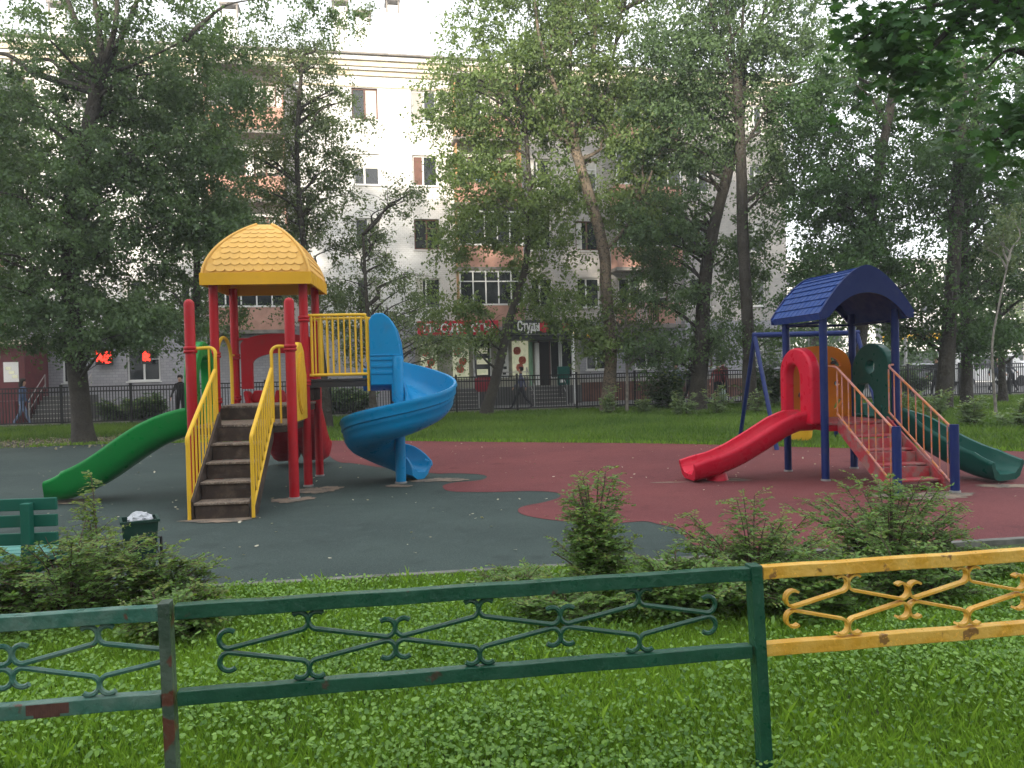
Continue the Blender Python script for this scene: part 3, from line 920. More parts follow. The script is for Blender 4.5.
# red hood + slide on the left
b = MB(); arch_panel(b, lambda u, v, w_: Vector((-A2 - .12 + w_, D2 / 2 + .05 + u, ZD - .04 + v)), .90, 1.07, .15, hole=(.42, .84, .20, 0), r=.36, off=.09)
o = b.build('slide_hood', M['red_plastic'], T2, smooth=True, angle=40); merge(o); m_ = o.modifiers.new('bevel', 'BEVEL'); m_.width = .035; m_.segments = 3
b = MB()
W2 = []
for i in range(27):
    t = i / 26; s = 1.78 * t
    pr = np.interp(s, [0, .22, .42, .75, 1.05, 1.35, 1.6, 1.86], [.74, .74, .66, .47, .31, .19, .135, .10])
    W2.append((s, float(pr)))
path = [(-A2 + .04 - s, D2 / 2, z) for s, z in W2]
chute(path, .48, .19, b, widths=[.48 + .06 * max(0, (i / 26 - .8) / .2) for i in range(27)], heights=[.18 - .03 * max(0, (i / 26 - .9) / .1) for i in range(27)])
b.lathe([(.16, 0), (.15, .03), (.12, .14)], (-A2 - 1.32, D2 / 2, 0), 14)
b.build('red_slide', M['red_plastic'], T2, smooth=True, angle=55)
# orange climbing panel at the back, real holes
def holed_panel(poly, holes, fr, t, name, m, parent):
    bm = bmesh.new()
    def loop(pts):
        vs = [bm.verts.new((u, v, 0)) for u, v in pts]
        return [bm.edges.new((vs[i], vs[(i + 1) % len(vs)])) for i in range(len(vs))]
    ed = loop(poly)
    for h in holes: ed += loop(h)
    r_ = bmesh.ops.triangle_fill(bm, use_beauty=True, use_dissolve=False, edges=ed)
    fs = [f for f in bm.faces]
    ex = bmesh.ops.extrude_face_region(bm, geom=fs)
    for v in [g_ for g_ in ex['geom'] if isinstance(g_, bmesh.types.BMVert)]: v.co.z = t
    for v in bm.verts: v.co = fr(v.co.x, v.co.y, v.co.z)
    bmesh.ops.recalc_face_normals(bm, faces=bm.faces)
    me = bpy.data.meshes.new(name); bm.to_mesh(me); bm.free(); me.materials.append(m)
    o = bpy.data.objects.new(name, me); COL.objects.link(o); o.parent = parent
    return o
def ell(cx_, cy_, a, b_, rot=0, n=18):
    return [(cx_ + a * math.cos(t) * math.cos(rot) - b_ * math.sin(t) * math.sin(rot), cy_ + a * math.cos(t) * math.sin(rot) + b_ * math.sin(t) * math.cos(rot)) for t in [2 * math.pi * i / n for i in range(n)]]
outl = [(-.49, -.1), (-.49, .66)] + [(-.49 * math.copysign(abs(math.cos(R(a))) ** .7, math.cos(R(a))), .66 + .42 * math.sin(R(a)) ** .8) for a in range(12, 170, 12)] + [(.49, .66), (.49, -.1)]
holes = [ell(.24, .84, .10, .04, -.7), ell(.02, .66, .085, .065, .2), ell(-.02, .40, .12, .05, -.5), ell(.27, .22, .10, .035, .9), ell(-.30, .36, .06, .05), ell(-.20, .78, .08, .04, .5), ell(-.22, .13, .07, .05), ell(.26, .52, .05, .04)]
holed_panel(outl, holes, lambda u, v, w_: Vector((u, D2 - .03 + w_, ZD - .02 + v)), .05, 'climbing_panel', M['orange'], T2)
for (x, z) in ((.02, .62), (.03, .36), (-.3, .33), (.22, .80)):
    b = MB(); b.lathe([(.05, -.012), (.045, .02), (.02, .035)], Vector((x - .02, D2 - .05, ZD + z)), 10)
    b.build('climbing_hold', M['dark_steel'], T2, smooth=True)
# green hood + curved slide on the right
outl = [(-.46, 0), (-.46, .70)] + [(-.46 * math.cos(R(a)), .66 + .41 * math.sin(R(a))) for a in range(8, 176, 12)] + [(.46, .70), (.46, 0)]
hol = [ell(0, .74, .10, .09), [(-.08, .04), (.38, .04), (.38, .34), (.30, .48), (.06, .50), (-.06, .38)]]
o = holed_panel(outl, hol, lambda u, v, w_: Vector((A2 - .05 + w_, D2 / 2 + u, ZD - .0 + v)), .13, 'slide_hood', M['teal'], T2)
m_ = o.modifiers.new('bevel', 'BEVEL'); m_.width = .015
b = MB()
ctr = [(A2 - .04, .52, .74), (A2 + .16, .50, .74), (A2 + .42, .36, .62), (A2 + .58, .10, .44), (A2 + .74, -.22, .26), (A2 + .86, -.54, .15), (A2 + .96, -.86, .12)]
path = catmull(ctr, 6)
n_p = len(path)
chute(path, .46, .24, b, widths=[.46 + .10 * max(0, (i / n_p - .8) / .2) for i in range(n_p)], heights=[.24 - .10 * max(0, (i / n_p - .82) / .18) for i in range(n_p)])
b.build('green_slide', M['teal'], T2, smooth=True, angle=55)
# steps
for k in range(4):
    z = .16 * (k + 1); y = -1.16 + .27 * k
    t = MB(); t.bx(-.33, .33, y, y + .24, z - .03, z); t.build('tread', M['red_step'], T2, bevel=.008)
    r_ = MB(); r_.bx(-.32, .32, y + .20, y + .22, z + .003, z + .127); r_.build('riser', M['red_step'], T2)
for sx in (-1, 1):
    b = MB()
    b.prism([(-1.20, .02), (-1.20, .16), (-.05, .86), (-.05, .68), (-1.05, .02)], lambda u, v, w_: Vector((sx * (.343 + w_), u, v)), .025)
    b.build('stringer', M['red_step'], T2)
    g = MB(); xr = sx * .375
    g.tube([(xr, -1.32, .10), (xr, -.06, .92)], .014, 8)
    g.tube([(xr, -1.32, .78), (xr, -.10, 1.52)] + catmull([(xr, -.10, 1.52), (xr + sx * .02, -.06, 1.55), (xr + sx * .10, -.02, 1.56)], 3)[1:], .015, 8)
    g.tube([(xr, -.07, .92), (xr, -.07, 1.50)], .012, 6)
    for i in range(8):
        f = (i + .6) / 8.4; y = -1.32 + 1.25 * f
        g.tube([(xr, y, .10 + .82 * f), (xr, y, .78 + .74 * f)], .009, 6)
    g.build('stair_railing', M['worn_rail'], T2, smooth=True)
    post('newel_post', xr + sx * .0, -1.35, .83, .052, nv, T2)

# ------------------------------------------------------------------ swing set behind
SW_ = empty('swing_set', 'dark blue swing frame with a yellow seat behind the play house', 'swing', (6.2, 16.1, 0), R(0))
b = MB(); b.tube([(-1.34, 0, 2.2), (.80, 0, 2.2)], .055, 10); b.build('beam', nv, SW_, smooth=True)
for x in (-1.30, .76):
    for y in (-1.25, 1.2):
        b = MB(); b.tube([(x, y, -.02), (x, 0, 2.2)], .042, 10); b.build('leg', nv, SW_, smooth=True)
s_ = MB(); s_.lathe([(.12, .0), (.19, .02), (.21, .10), (.22, .24), (.205, .25), (.19, .12), (.16, .05), (.02, .04)], (-.40, 0, .06), 18)
seat = s_.build('seat', M['lip_yellow'], SW_, smooth=True, angle=50)
for x in (-.59, -.21):
    b = MB(); b.tube([(x, 0, .28), (x, 0, 2.17)], .007, 6); b.build('chain', M['galv'], SW_)

# ------------------------------------------------------------------ apartment building
BA = 11.3
B0 = Vector((-4, 38, 0)); bdir = Vector((math.cos(R(BA)), math.sin(R(BA)), 0)); bnor = Vector((bdir.y, -bdir.x, 0))
def FT(px, py=300, out=0.0):
    d = ray(px, py); o = Vector((0, 0, CAM_H)) - (B0 + bnor * out)
    k = -o.dot(bnor) / d.dot(bnor)
    p = Vector((0, 0, CAM_H)) + d * k - B0
    return p.dot(bdir), p.z
def ft(px, py=300, out=0.0): return FT(px, py, out)[0]

def brickmat(name, c1, c2, mortar, sx, dirt):
    m = mat(name, c1, .85); t, N, L, b = nodes(m)
    tc = N.new('ShaderNodeTexCoord'); sp = N.new('ShaderNodeSeparateXYZ'); cb = N.new('ShaderNodeCombineXYZ')
    L.new(tc.outputs['Object'], sp.inputs[0]); L.new(sp.outputs[0], cb.inputs[0]); L.new(sp.outputs[2], cb.inputs[1])
    br = N.new('ShaderNodeTexBrick'); br.inputs['Scale'].default_value = sx; br.inputs['Mortar Size'].default_value = .03
    br.inputs['Brick Width'].default_value = 1.0; br.inputs['Row Height'].default_value = .5
    br.inputs['Color1'].default_value = (*c1, 1); br.inputs['Color2'].default_value = (*c2, 1); br.inputs['Mortar'].default_value = (*mortar, 1)
    L.new(cb.outputs[0], br.inputs['Vector'])
    no = N.new('ShaderNodeTexNoise'); no.inputs['Scale'].default_value = .6; no.inputs['Detail'].default_value = 8
    L.new(tc.outputs['Object'], no.inputs['Vector'])
    mr = N.new('ShaderNodeMapRange'); mr.inputs[1].default_value = .45; mr.inputs[2].default_value = .7; mr.inputs[4].default_value = .5
    L.new(no.outputs['Fac'], mr.inputs[0])
    mx = N.new('ShaderNodeMix'); mx.data_type = 'RGBA'; L.new(mr.outputs[0], mx.inputs[0]); L.new(br.outputs[0], mx.inputs[6]); mx.inputs[7].default_value = (*dirt, 1)
    L.new(mx.outputs[2], b.inputs['Base Color'])
    return m
M['white_brick'] = brickmat('white_brick', (.78, .78, .77), (.71, .71, .70), (.52, .51, .49), 5.5, (.52, .50, .47))
M['grey_brick'] = brickmat('pale_brick', (.48, .45, .42), (.40, .38, .36), (.35, .34, .33), 5.5, (.32, .30, .28))
M['grey_tile'] = brickmat('grey_plinth_tile', (.36, .36, .39), (.30, .30, .33), (.22, .22, .23), 4.0, (.26, .25, .25))
M['salmon'] = mixcol(mat('salmon_panel', (.46, .26, .20), .8), [(2, 6, .45, .65, (.34, .19, .14), .7)])
M['brown_panel'] = mixcol(mat('orange_brown_panel', (.42, .24, .10), .8), [(2, 6, .45, .65, (.30, .15, .06), .7)])
M['cornice'] = mixcol(mat('cornice_plaster', (.62, .55, .42), .85), [(2, 6, .45, .65, (.45, .36, .25), .6)])
M['roof_metal'] = mixcol(mat('roof_metal', (.50, .51, .52), .5, .3), [(1, 6, .45, .65, (.36, .33, .3), .6)])
M['slabc'] = mixcol(mat('balcony_slab', (.22, .20, .18), .85), [(3, 6, .45, .65, (.11, .10, .09), .7)])
M['wframe'] = mat('white_window_frame', (.70, .70, .68), .4)
M['wood'] = mixcol(mat('brown_wood', (.14, .06, .04), .6), [(4, 6, .4, .65, (.08, .035, .025), .8)])
M['glass'] = mat('window_glass', (.018, .022, .024), .06, spec=.8)
M['curtain'] = mixcol(mat('curtain', (.62, .61, .57), .9), [(3, 3, .4, .6, (.45, .44, .40), .7)])
M['blind'] = mat('blind', (.36, .34, .32), .8)
M['dark_room'] = mat('dark_interior', (.02, .018, .015), .9)
M['maroon'] = mixcol(mat('maroon_panel', (.12, .02, .025), .6), [(3, 6, .4, .65, (.08, .015, .02), .7)])
M['sign_red'] = mat('sign_red', (.55, .012, .035), .4)
M['sign_dark'] = mat('sign_dark', (.03, .035, .035), .4)
M['white'] = mat('white_paint', (.78, .78, .76), .5)
M['pale_green'] = mat('pale_green_panel', (.25, .45, .30), .6)
M['cream'] = mixcol(mat('cream_wall', (.36, .35, .28), .7), [(2, 5, .45, .6, (.22, .22, .18), .8)])
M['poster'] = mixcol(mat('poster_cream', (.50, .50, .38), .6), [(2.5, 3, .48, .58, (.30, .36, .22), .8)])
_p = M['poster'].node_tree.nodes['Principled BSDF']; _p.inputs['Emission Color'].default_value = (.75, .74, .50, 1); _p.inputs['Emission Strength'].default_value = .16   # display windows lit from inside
M['fruit'] = mixcol(mat('fruit_red', (.50, .08, .05), .5), [(20, 3, .5, .6, (.60, .25, .12), .6)])
M['rooftile_y'] = mat('yellow_canopy', (.75, .42, .02), .5)
def emis(name, col, s):
    m = mat(name, col, .5); b = m.node_tree.nodes['Principled BSDF']
    b.inputs['Emission Color'].default_value = (*col, 1); b.inputs['Emission Strength'].default_value = s
    return m
M['neon'] = emis('lit_red_sign', (1.0, .045, .025), 1.0)
M['lampw'] = emis('lit_warm_lamp', (1.0, .80, .50), 2.2)

BLD = empty('apartment_building', 'pale five storey brick apartment block with salmon balconies behind the trees', 'building', B0, R(BA))
ZS = [4.65, 7.45, 10.45, 13.5]; WH = 1.45
TL, TR = -34.0, ft(787) 
EAVE = 16.4
tw = lambda a, b_: (ft(a), ft(b_))
wins = []      # (t0, t1, zsill, kind)
plain_cols = [(-330, -300, 0), (-250, -222, 0), (-170, -140, 1), (-90, -62, 0), (-30, -2, 0), (18, 42, 1), (70, 94, 0), (120, 144, 0), (180, 200, 1),
              (357, 383, 2), (416, 441, 3), (531, 553, 4), (577, 600, 5), (690, 712, 1), (752, 766, 0)]
for a, b_, kd in plain_cols:
    t0, t1 = tw(a, b_)
    for f in range(4):
        wins.append((t0, t1, ZS[f], (kd + f * 2 + (kd == 2) * 0) if kd < 2 else 10 * kd + f))
bal_cols = [(213, 290, 'A'), (457, 520, 'B'), (612, 675, 'C'), (-60, 5, 'D')]
for a, b_, kd in bal_cols:
    t0, t1 = tw(a, b_)
    for f in range(4):
        m_ = (t0 + t1) / 2
        wins.append((t0 + .35, m_ - .1, ZS[f] - .0, 1 + f)); wins.append((m_ + .25, t1 - .35, ZS[f] - .75, 7))
def wall_holes(x0, x1, z0, z1, holes, y=0.0):
    mb = MB(); xs = sorted(set([x0, x1] + [h[0] for h in holes] + [h[1] for h in holes])); xs = [x for x in xs if x0 <= x <= x1]
    for a, b_ in zip(xs[:-1], xs[1:]):
        if b_ - a < 1e-5: continue
        hs = sorted([(h[2], h[3]) for h in holes if h[0] <= a + 1e-6 and h[1] >= b_ - 1e-6]); z = z0
        for h0, h1 in hs + [(z1, z1)]:
            if h0 > z + 1e-5: mb.add([(a, y, z), (b_, y, z), (b_, y, h0), (a, y, h0)], [(0, 1, 2, 3)])
            z = max(z, h1)
    for h in holes:
        a, b_, c, d = h[:4]; D_ = .16
        mb.add([(a, y, c), (b_, y, c), (b_, y, d), (a, y, d), (a, y + D_, c), (b_, y + D_, c), (b_, y + D_, d), (a, y + D_, d)], [(0, 1, 5, 4), (1, 2, 6, 5), (2, 3, 7, 6), (3, 0, 4, 7)])
    return mb
def is_door(k): return k == 7
holes = [(a, b_, z, z + (WH + .75 if k == 7 else WH)) for a, b_, z, k in wins]
tsplit = ft(524)
hl = [h for h in holes if h[1] < tsplit]; hr = [h for h in holes if h[0] > tsplit]
o = wall_holes(TL, tsplit, 3.9, 15.5, hl).build('wall', M['white_brick'], BLD, fix=False)
o = wall_holes(tsplit, TR, 3.9, 15.5, hr).build('wall', M['grey_brick'], BLD, fix=False)
b = MB()     # side, back walls and ground floor shell
b.add([(TR, 0, 0), (TR, 12, 0), (TR, 12, 15.5), (TR, 0, 15.5)], [(0, 1, 2, 3)])
b.add([(TL, 0, 0), (TL, 12, 0), (TL, 12, 15.5), (TL, 0, 15.5)], [(0, 1, 2, 3)])
b.add([(TL, 12, 0), (TR, 12, 0), (TR, 12, 15.5), (TL, 12, 15.5)], [(0, 1, 2, 3)])
b.build('wall', M['white_brick'], BLD, fix=False)
gh = []     # ground floor openings in pixel columns
for a, b_ in ((125, 158), (60, 80), (18, 40), (-40, -10), (585, 606), (634, 662), (690, 712), (748, 764)):
    t0, t1 = tw(a, b_); gh.append((t0, t1, 1.55, 2.95))
wall_holes(TL, TR, 0, 3.9, gh).build('ground_floor_wall', M['grey_tile'], BLD, fix=False)
b = MB(); b.bx(ft(524), TR + .02, -.10, -.003, 0, .95); b.build('plinth', M['wood'], BLD)
b = MB(); b.bx(ft(524), TR + .04, -.14, -.003, .953, 1.2); b.build('plinth_ledge', M['concrete'], BLD)
# cornice and roof
for z0, z1, o_ , mm in ((15.5, 15.72, .10, 'cornice'), (15.72, 15.86, .22, 'white_brick'), (15.86, 16.1, .32, 'cornice'), (16.1, 16.3, .46, 'white_brick'), (16.3, 16.38, .60, 'slabc')):
    b = MB(); b.bx(TL - .1, TR + o_, -o_, .4, z0 + .002, z1); b.build('cornice', M[mm], BLD)
b = MB(); b.bx(TL, TR + .03, -.05, -.003, 14.98, 15.06); b.build('string_course', M['cornice'], BLD)
b = MB(); b.add([(TL, -.55, 16.385), (TR + .5, -.55, 16.385), (TR + .5, 6.5, 18.6), (TL, 6.5, 18.6), (TR + .5, 13, 16.385), (TL, 13, 16.385)], [(0, 1, 2, 3), (3, 2, 4, 5), (0, 3, 5), (1, 4, 2)])
b.build('roof', M['roof_metal'], BLD)
g = MB()
for z in (16.85, 17.15): g.tube([(TL, .4, z), (TR, .4, z)], .014, 5)
for i in range(40): g.tube([(TL + i * 1.25, .4, 16.4), (TL + i * 1.25, .4, 17.15)], .014, 5)
g.build('roof_railing', M['galv'], BLD)
for px, w_, top in ((340, .75, 3), (362, .8, 14), (392, .65, 2), (60, .8, 5), (560, .8, 5), (230, .8, 6)):
    t, z = FT(px, top, -6.2)
    b = MB(); b.bx(t - w_ / 2, t + w_ / 2, 5.8, 6.6, 17.5, z - .35)
    ch = b.build('chimney', M['white_brick'], BLD)
    c = MB(); c.bx(t - w_ / 2 - .08, t + w_ / 2 + .08, 5.7, 6.7, z - .12, z)
    for sx in (-1, 1): c.bx(t + sx * (w_ / 2 - .01) - .04, t + sx * (w_ / 2 - .01) + .04, 5.76, 5.84, z - .75, z - .121)
    c.build('chimney_cap', M['slabc'], ch)
# windows
def window(t0, t1, z, kind, h=WH):
    w_ = t1 - t0; y = .10
    b = MB(); f_ = .07
    b.bx(t0, t1, y, y + .06, z, z + f_); b.bx(t0, t1, y, y + .06, z + h - f_, z + h)
    b.bx(t0, t0 + f_, y, y + .06, z + f_, z + h - f_); b.bx(t1 - f_, t1, y, y + .06, z + f_, z + h - f_)
    cut = t0 + w_ * (.5 if kind % 2 else .42)
    b.bx(cut - .04, cut + .04, y, y + .06, z + f_, z + h - f_)
    if kind % 3 == 1: b.bx(cut + .04, t1 - f_, y, y + .06, z + h * .68, z + h * .68 + .05)
    o = b.build('window', M['wframe'] if kind % 4 != 3 else M['wood'], BLD)
    p = MB(); p.bx(t0 + .03, t1 - .03, y + .03, y + .035, z + .03, z + h - .03); p.build('pane', M['glass'], o)
    s = MB(); s.bx(t0 - .06, t1 + .06, -.06, y, z - .05, z - .004); s.build('sill', M['wframe'], o)
    c = MB()
    mc = M['curtain']
    if kind in (20, 21, 23): c.bx(cut + .04, t1 - f_, y + .018, y + .026, z + f_, z + h - f_)
    elif kind == 33: c.bx(t0 + f_, cut - .04, y + .018, y + .026, z + f_, z + h - f_); mc = M['blind']
    elif kind == 32: c.bx(t0 + f_, cut - .04, y + .018, y + .026, z + f_, z + h - f_); mc = M['wood']
    elif kind % 3 == 0: c.bx(t0 + f_, t0 + w_ * .3, y + .018, y + .026, z + f_, z + h - f_)
    elif kind % 5 == 2: c.bx(t0 + f_, t1 - f_, y + .018, y + .026, z + h * .55, z + h - f_)
    if c.v: c.build('curtain', mc, o)
    return o
for a, b_, z, k in wins: window(a, b_, z, k, WH + .75 if k == 7 else WH)
for i, (a, b_, z0, z1) in enumerate(gh): window(a, b_, z0, i * 3 + 1, z1 - z0)
for px in (206, 300, 524, 684):
    g = MB(); tt_ = ft(px); g.tube([(tt_, -.10, .1), (tt_, -.10, 15.4)], .055, 8)
    g.build('drainpipe', M['galv'], BLD, smooth=True)
# balconies
for a, b_, kd in bal_cols:
    t0, t1 = tw(a, b_)
    for f in range(4):
        zf = ZS[f] - .95; D_ = 1.05
        b = MB(); b.bx(t0 - .1, t1 + .1, -D_ - .05, -.003, zf - .16, zf)
        bo = b.build('balcony', M['slabc'], BLD)
        pan = 'salmon' if kd != 'B' or f % 2 else 'salmon'
        p = MB()
        if kd == 'C' and f == 0:
            for i in range(int((t1 - t0) / .12)): p.bx(t0 + i * .12, t0 + i * .12 + .025, -D_, -D_ + .03, zf + .004, zf + 1.0)
            p.bx(t0 - .03, t1 + .03, -D_ - .02, -D_ + .05, zf + 1.0, zf + 1.05)
            p.build('railing', M['salmon'], bo)
            c = MB(); c.bx(t0 + .1, t0 + 1.1, -.4, -.3, zf + .1, zf + .9); c.build('inner_panel', M['salmon'], bo); c = MB(); c.bx(t1 - 1.0, t1 - .2, -.4, -.3, zf + .1, zf + .8); c.build('inner_panel', M['salmon'], bo)
        else:
            n_r = int((t1 - t0) / .18); 
            for i in range(n_r):
                xx = t0 + (t1 - t0) * i / n_r; ww = (t1 - t0) / n_r
                p.bx(xx, xx + ww * .55, -D_, -D_ + .03, zf + .003, zf + 1.0); p.bx(xx + ww * .55, xx + ww, -D_ + .012, -D_ + .028, zf + .003, zf + 1.0)
            p.build('front_panel', M[pan], bo)
            for xs in (t0, t1 - .04):
                q = MB(); q.bx(xs, xs + .04, -D_ + .03, -.003, zf + .003, zf + (2.75 if kd in 'AB' else 1.0))
                q.build('side_panel', M['brown_panel' if kd == 'B' else 'salmon'], bo)
            if (kd == 'A' and f in (0,)) or (kd == 'B' and f in (0, 1)) or (kd == 'C' and f in (1, 2)) or kd == 'D':
                g = MB(); n_w = 5
                g.bx(t0, t1, -D_ - .01, -D_ + .04, zf + 1.003, zf + 1.08); g.bx(t0, t1, -D_ - .01, -D_ + .04, zf + 2.55, zf + 2.62); g.bx(t0, t1, -D_ - .01, -D_ + .04, zf + 2.1, zf + 2.15)
                for i in range(n_w + 1):
                    xx = t0 + (t1 - t0 - .06) * i / n_w; g.bx(xx, xx + .06, -D_ - .013, -D_ + .043, zf + 1.083, zf + 2.547)
                gl = g.build('glazing_frame', M['wframe'], bo)
                h = MB(); h.bx(t0 + .05, t1 - .05, -D_ + .012, -D_ + .018, zf + 1.083, zf + 2.547); h.build('pane', M['glass'], gl)
            if f == 3:
                r_ = MB(); r_.bx(t0 - .15, t1 + .15, -D_ - .2, -.003, zf + 2.75, zf + 2.87); r_.build('awning', M['slabc'], bo)
# laundry on the second balcony column
tB0, tB1 = tw(457, 520)
for i, (fx_, cc, z_) in enumerate(((.28, (.25, .32, .45), 1.25), (.50, (.75, .42, .05), 1.3), (.62, (.60, .25, .2), 1.2))):
    m = mat('cloth', cc, .9); c = MB(); c.bx(tB0 + (tB1 - tB0) * fx_, tB0 + (tB1 - tB0) * fx_ + .42, -1.12, -1.09, ZS[2] - .95 + z_ - .3, ZS[2] - .95 + z_ + .3)
    o = c.build('laundry', m, None, bevel=.01); o.matrix_world = BLD.matrix_basis.copy(); o.location = B0; o.rotation_euler = (0, 0, R(BA))
    tag(o, ['grey blue cloth hung out on the third floor balcony', 'yellow cloth hung out on the third floor balcony', 'pinkish red cloth hung beside the yellow one on the balcony'][i], 'laundry', 'laundry on the balcony')

def onb(name, label, cat, px, out, group=None, z=0.0):
    """a thing standing at a pixel column, `out` metres in front of the facade"""
    t = ft(px, 380, out); p = B0 + bdir * t + bnor * out
    return empty(name, label, cat, (p.x, p.y, z), R(BA), group), t
def loc(px, out, t): return ft(px, 350, out) - t
def steps(px0, px1, out, n, h, depth, name, label):
    e_, t = onb(name, label, 'steps', px0, out)
    w_ = loc(px1, out, t)
    for k in range(n):
        b = MB(); b.bx(0, w_, depth * k, depth * n + .9, h * k + .002, h * (k + 1)); b.build('step', M['asphalt'], e_)
        c = MB(); c.bx(-.002, w_ + .002, depth * k - .004, depth * k + .03, h * (k + 1) - .02, h * (k + 1) + .004); c.build('nosing', M['concrete'], e_)
    for xs in (0, w_):
        g = MB(); g.tube([(xs, 0, 0), (xs, 0, .9), (xs, depth * n, h * n + .9), (xs, depth * n, h * n)], .022, 6); g.tube([(xs, 0, .5), (xs, depth * n, h * n + .5)], .015, 6); g.build('handrail', M['galv'], e_, smooth=True)
    return e_
steps(440, 478, 3.0, 5, .17, .30, 'entrance_steps', 'dark shop steps left of the leaning tree behind the railing')
steps(534, 566, 3.0, 5, .17, .30, 'entrance_steps', 'dark shop steps right of the walking man, leading to the open door')
steps(28, 76, 3.2, 6, .17, .30, 'entrance_steps', 'dark steps beside the maroon porch at far left')
# shop front box
sf, t = onb('grocery_shop', 'pale shop front with fruit posters, glass doors and dark awning', 'shop', 405, 1.2)
w_ = loc(581, 1.2, t)
X_ = lambda px: loc(px, 1.2, t)
b = MB(); b.bx(0, w_, 0, 1.19, .0, .86); b.build('base', M['asphalt'], sf)
b = MB(); b.bx(0, w_, .25, 1.19, .862, 3.2); b.build('back_wall', M['cream'], sf)
b = MB(); b.bx(X_(418) , w_, -.75, .9, 3.02, 3.26); b.build('awning', M['sign_dark'], sf)
for a, b_, m in ((408, 415, 'grey_tile'), (421, 437, 'poster'), (453, 469, 'poster'), (500, 509, 'white'), (513, 529, 'poster')):
    b = MB(); b.bx(X_(a), X_(b_), .18, .245, 1.3 if m != 'grey_tile' else .9, 3.0); p = b.build('poster_panel', M[m], sf)
    if m == 'poster':
        for q, (fx_, z) in enumerate(((.3, 2.55), (.62, 2.1), (.45, 1.75))):
            c = MB(); c.lathe([(.02, -.19), (.14, -.15), (.19, 0), (.14, .15), (.02, .19)], (0, 0, 0), 12)
            for v in range(len(c.v)): x, y, z0 = c.v[v]; c.v[v] = (X_(a) + (X_(b_) - X_(a)) * fx_ + x, .175 + y * .05, z + z0)
            c.build('fruit_picture', M['fruit'], p, smooth=True)
    if a == 500:
        c = MB()
        for q in range(6): c.box(((X_(a) + X_(b_)) / 2 + .04 * math.sin(q * 2), .17, 1.5 + q * .26), (.16, .02, .13))
        c.build('lettering', M['sign_dark'], p)
for a, b_ in ((474, 491), (551, 560), (562, 573)):
    b = MB(); b.bx(X_(a), X_(b_), .2, .246, 1.25, 2.95); p = b.build('window', M['glass'], sf)
    g = MB()
    for xs in (a, b_): g.bx(X_(xs) - .03, X_(xs) + .03, .14, .198, 1.2, 3.0)
    g.bx(X_(a), X_(b_), .14, .198, 1.2, 1.26); g.build('frame', M['wframe'], p)
    if a == 474:
        c = MB()
        for q in range(3): c.bx(X_(477), X_(488), .15, .19, 1.45 + q * .5, 1.72 + q * .5)
        c.build('goods', M['poster'], p)
b = MB(); b.bx(X_(540), X_(550), .2, .246, .88, 2.95); d_ = b.build('door', M['dark_room'], sf)
g = MB(); g.bx(X_(539), X_(540), .12, .25, .88, 3.0); g.bx(X_(550), X_(551), .12, .25, .88, 3.0); g.build('frame', M['wood'], d_)
g = MB(); g.bx(X_(535), X_(538.6), -.1, .15, .9, 2.9); g.build('leaf', M['white'], d_)
b = MB(); b.bx(X_(529.5), X_(533), .1, .24, .88, 2.95); b.build('column', M['pale_green'], sf)
b = MB(); b.tube([(X_(496), -.1, 1.55), (X_(530), -.1, 1.55)], .02, 6); b.build('handrail', M['galv'], sf)
def text_mesh(name, txt, size, m, parent, loc_, rot=(math.pi / 2, 0, 0), ext=.02, width=None, bold=.012):
    cu = bpy.data.curves.new(name, 'FONT'); cu.body = txt; cu.size = size; cu.extrude = ext; cu.align_x = 'CENTER'; cu.align_y = 'CENTER'; cu.offset = bold
    tmp = bpy.data.objects.new(name, cu); COL.objects.link(tmp)
    bpy.context.view_layer.update()
    me = bpy.data.meshes.new_from_object(tmp.evaluated_get(bpy.context.evaluated_depsgraph_get()))
    bpy.data.objects.remove(tmp)
    me.materials.clear(); me.materials.append(m)
    o = bpy.data.objects.new(name, me); COL.objects.link(o); o.parent = parent; o.location = loc_; o.rotation_euler = rot
    if width:
        xs = [v.co.x for v in me.vertices]; k = width / (max(xs) - min(xs)); o.scale = (k, 1, 1)
    return o
sg, t = onb('shop_sign', 'long red fascia sign with white letters over the fruit posters', 'sign', 419, 2.05)
w_ = loc(499, 2.05, t)
b = MB(); b.bx(0, w_, 0, .12, 3.28, 3.93); b.build('board', M['sign_red'], sg, bevel=.01)
text_mesh('lettering', 'ПРОДУКТЫ', .52, M['white'], sg, (w_ / 2, -.03, 3.58), width=w_ * .86)
sg, t = onb('shop_sign', 'dark fascia sign with white letters and a red disc', 'sign', 504, 2.05)
w_ = loc(574, 2.05, t)
b = MB(); b.bx(0, w_, 0, .12, 3.28, 3.93); b.build('board', M['sign_dark'], sg, bevel=.01)
text_mesh('lettering', 'Студи', .62, M['white'], sg, (loc(529, 2.05, t), -.03, 3.62), width=loc(540, 2.05, t) - loc(518, 2.05, t), bold=.02)
c = MB(); c.lathe([(.26, -.02), (.26, .03), (.22, .04)], (0, 0, 0), 20)
for v in range(len(c.v)): x, y, z0 = c.v[v]; c.v[v] = (loc(544.5, 2.05, t) + x, -z0, 3.60 + y)
c.build('disc', M['sign_red'], sg)
c = MB(); c.lathe([(.13, -.02), (.13, .03)], (0, 0, 0), 14)
for v in range(len(c.v)): x, y, z0 = c.v[v]; c.v[v] = (loc(508, 2.05, t) + x, -z0 - .01, 3.60 + y)
c.build('disc', M['white'], sg)
b = MB(); b.box((loc(566, 2.05, t), -.02, 3.6), (.3, .04, .34)); b.build('emblem', M['sign_red'], sg, bevel=.05)
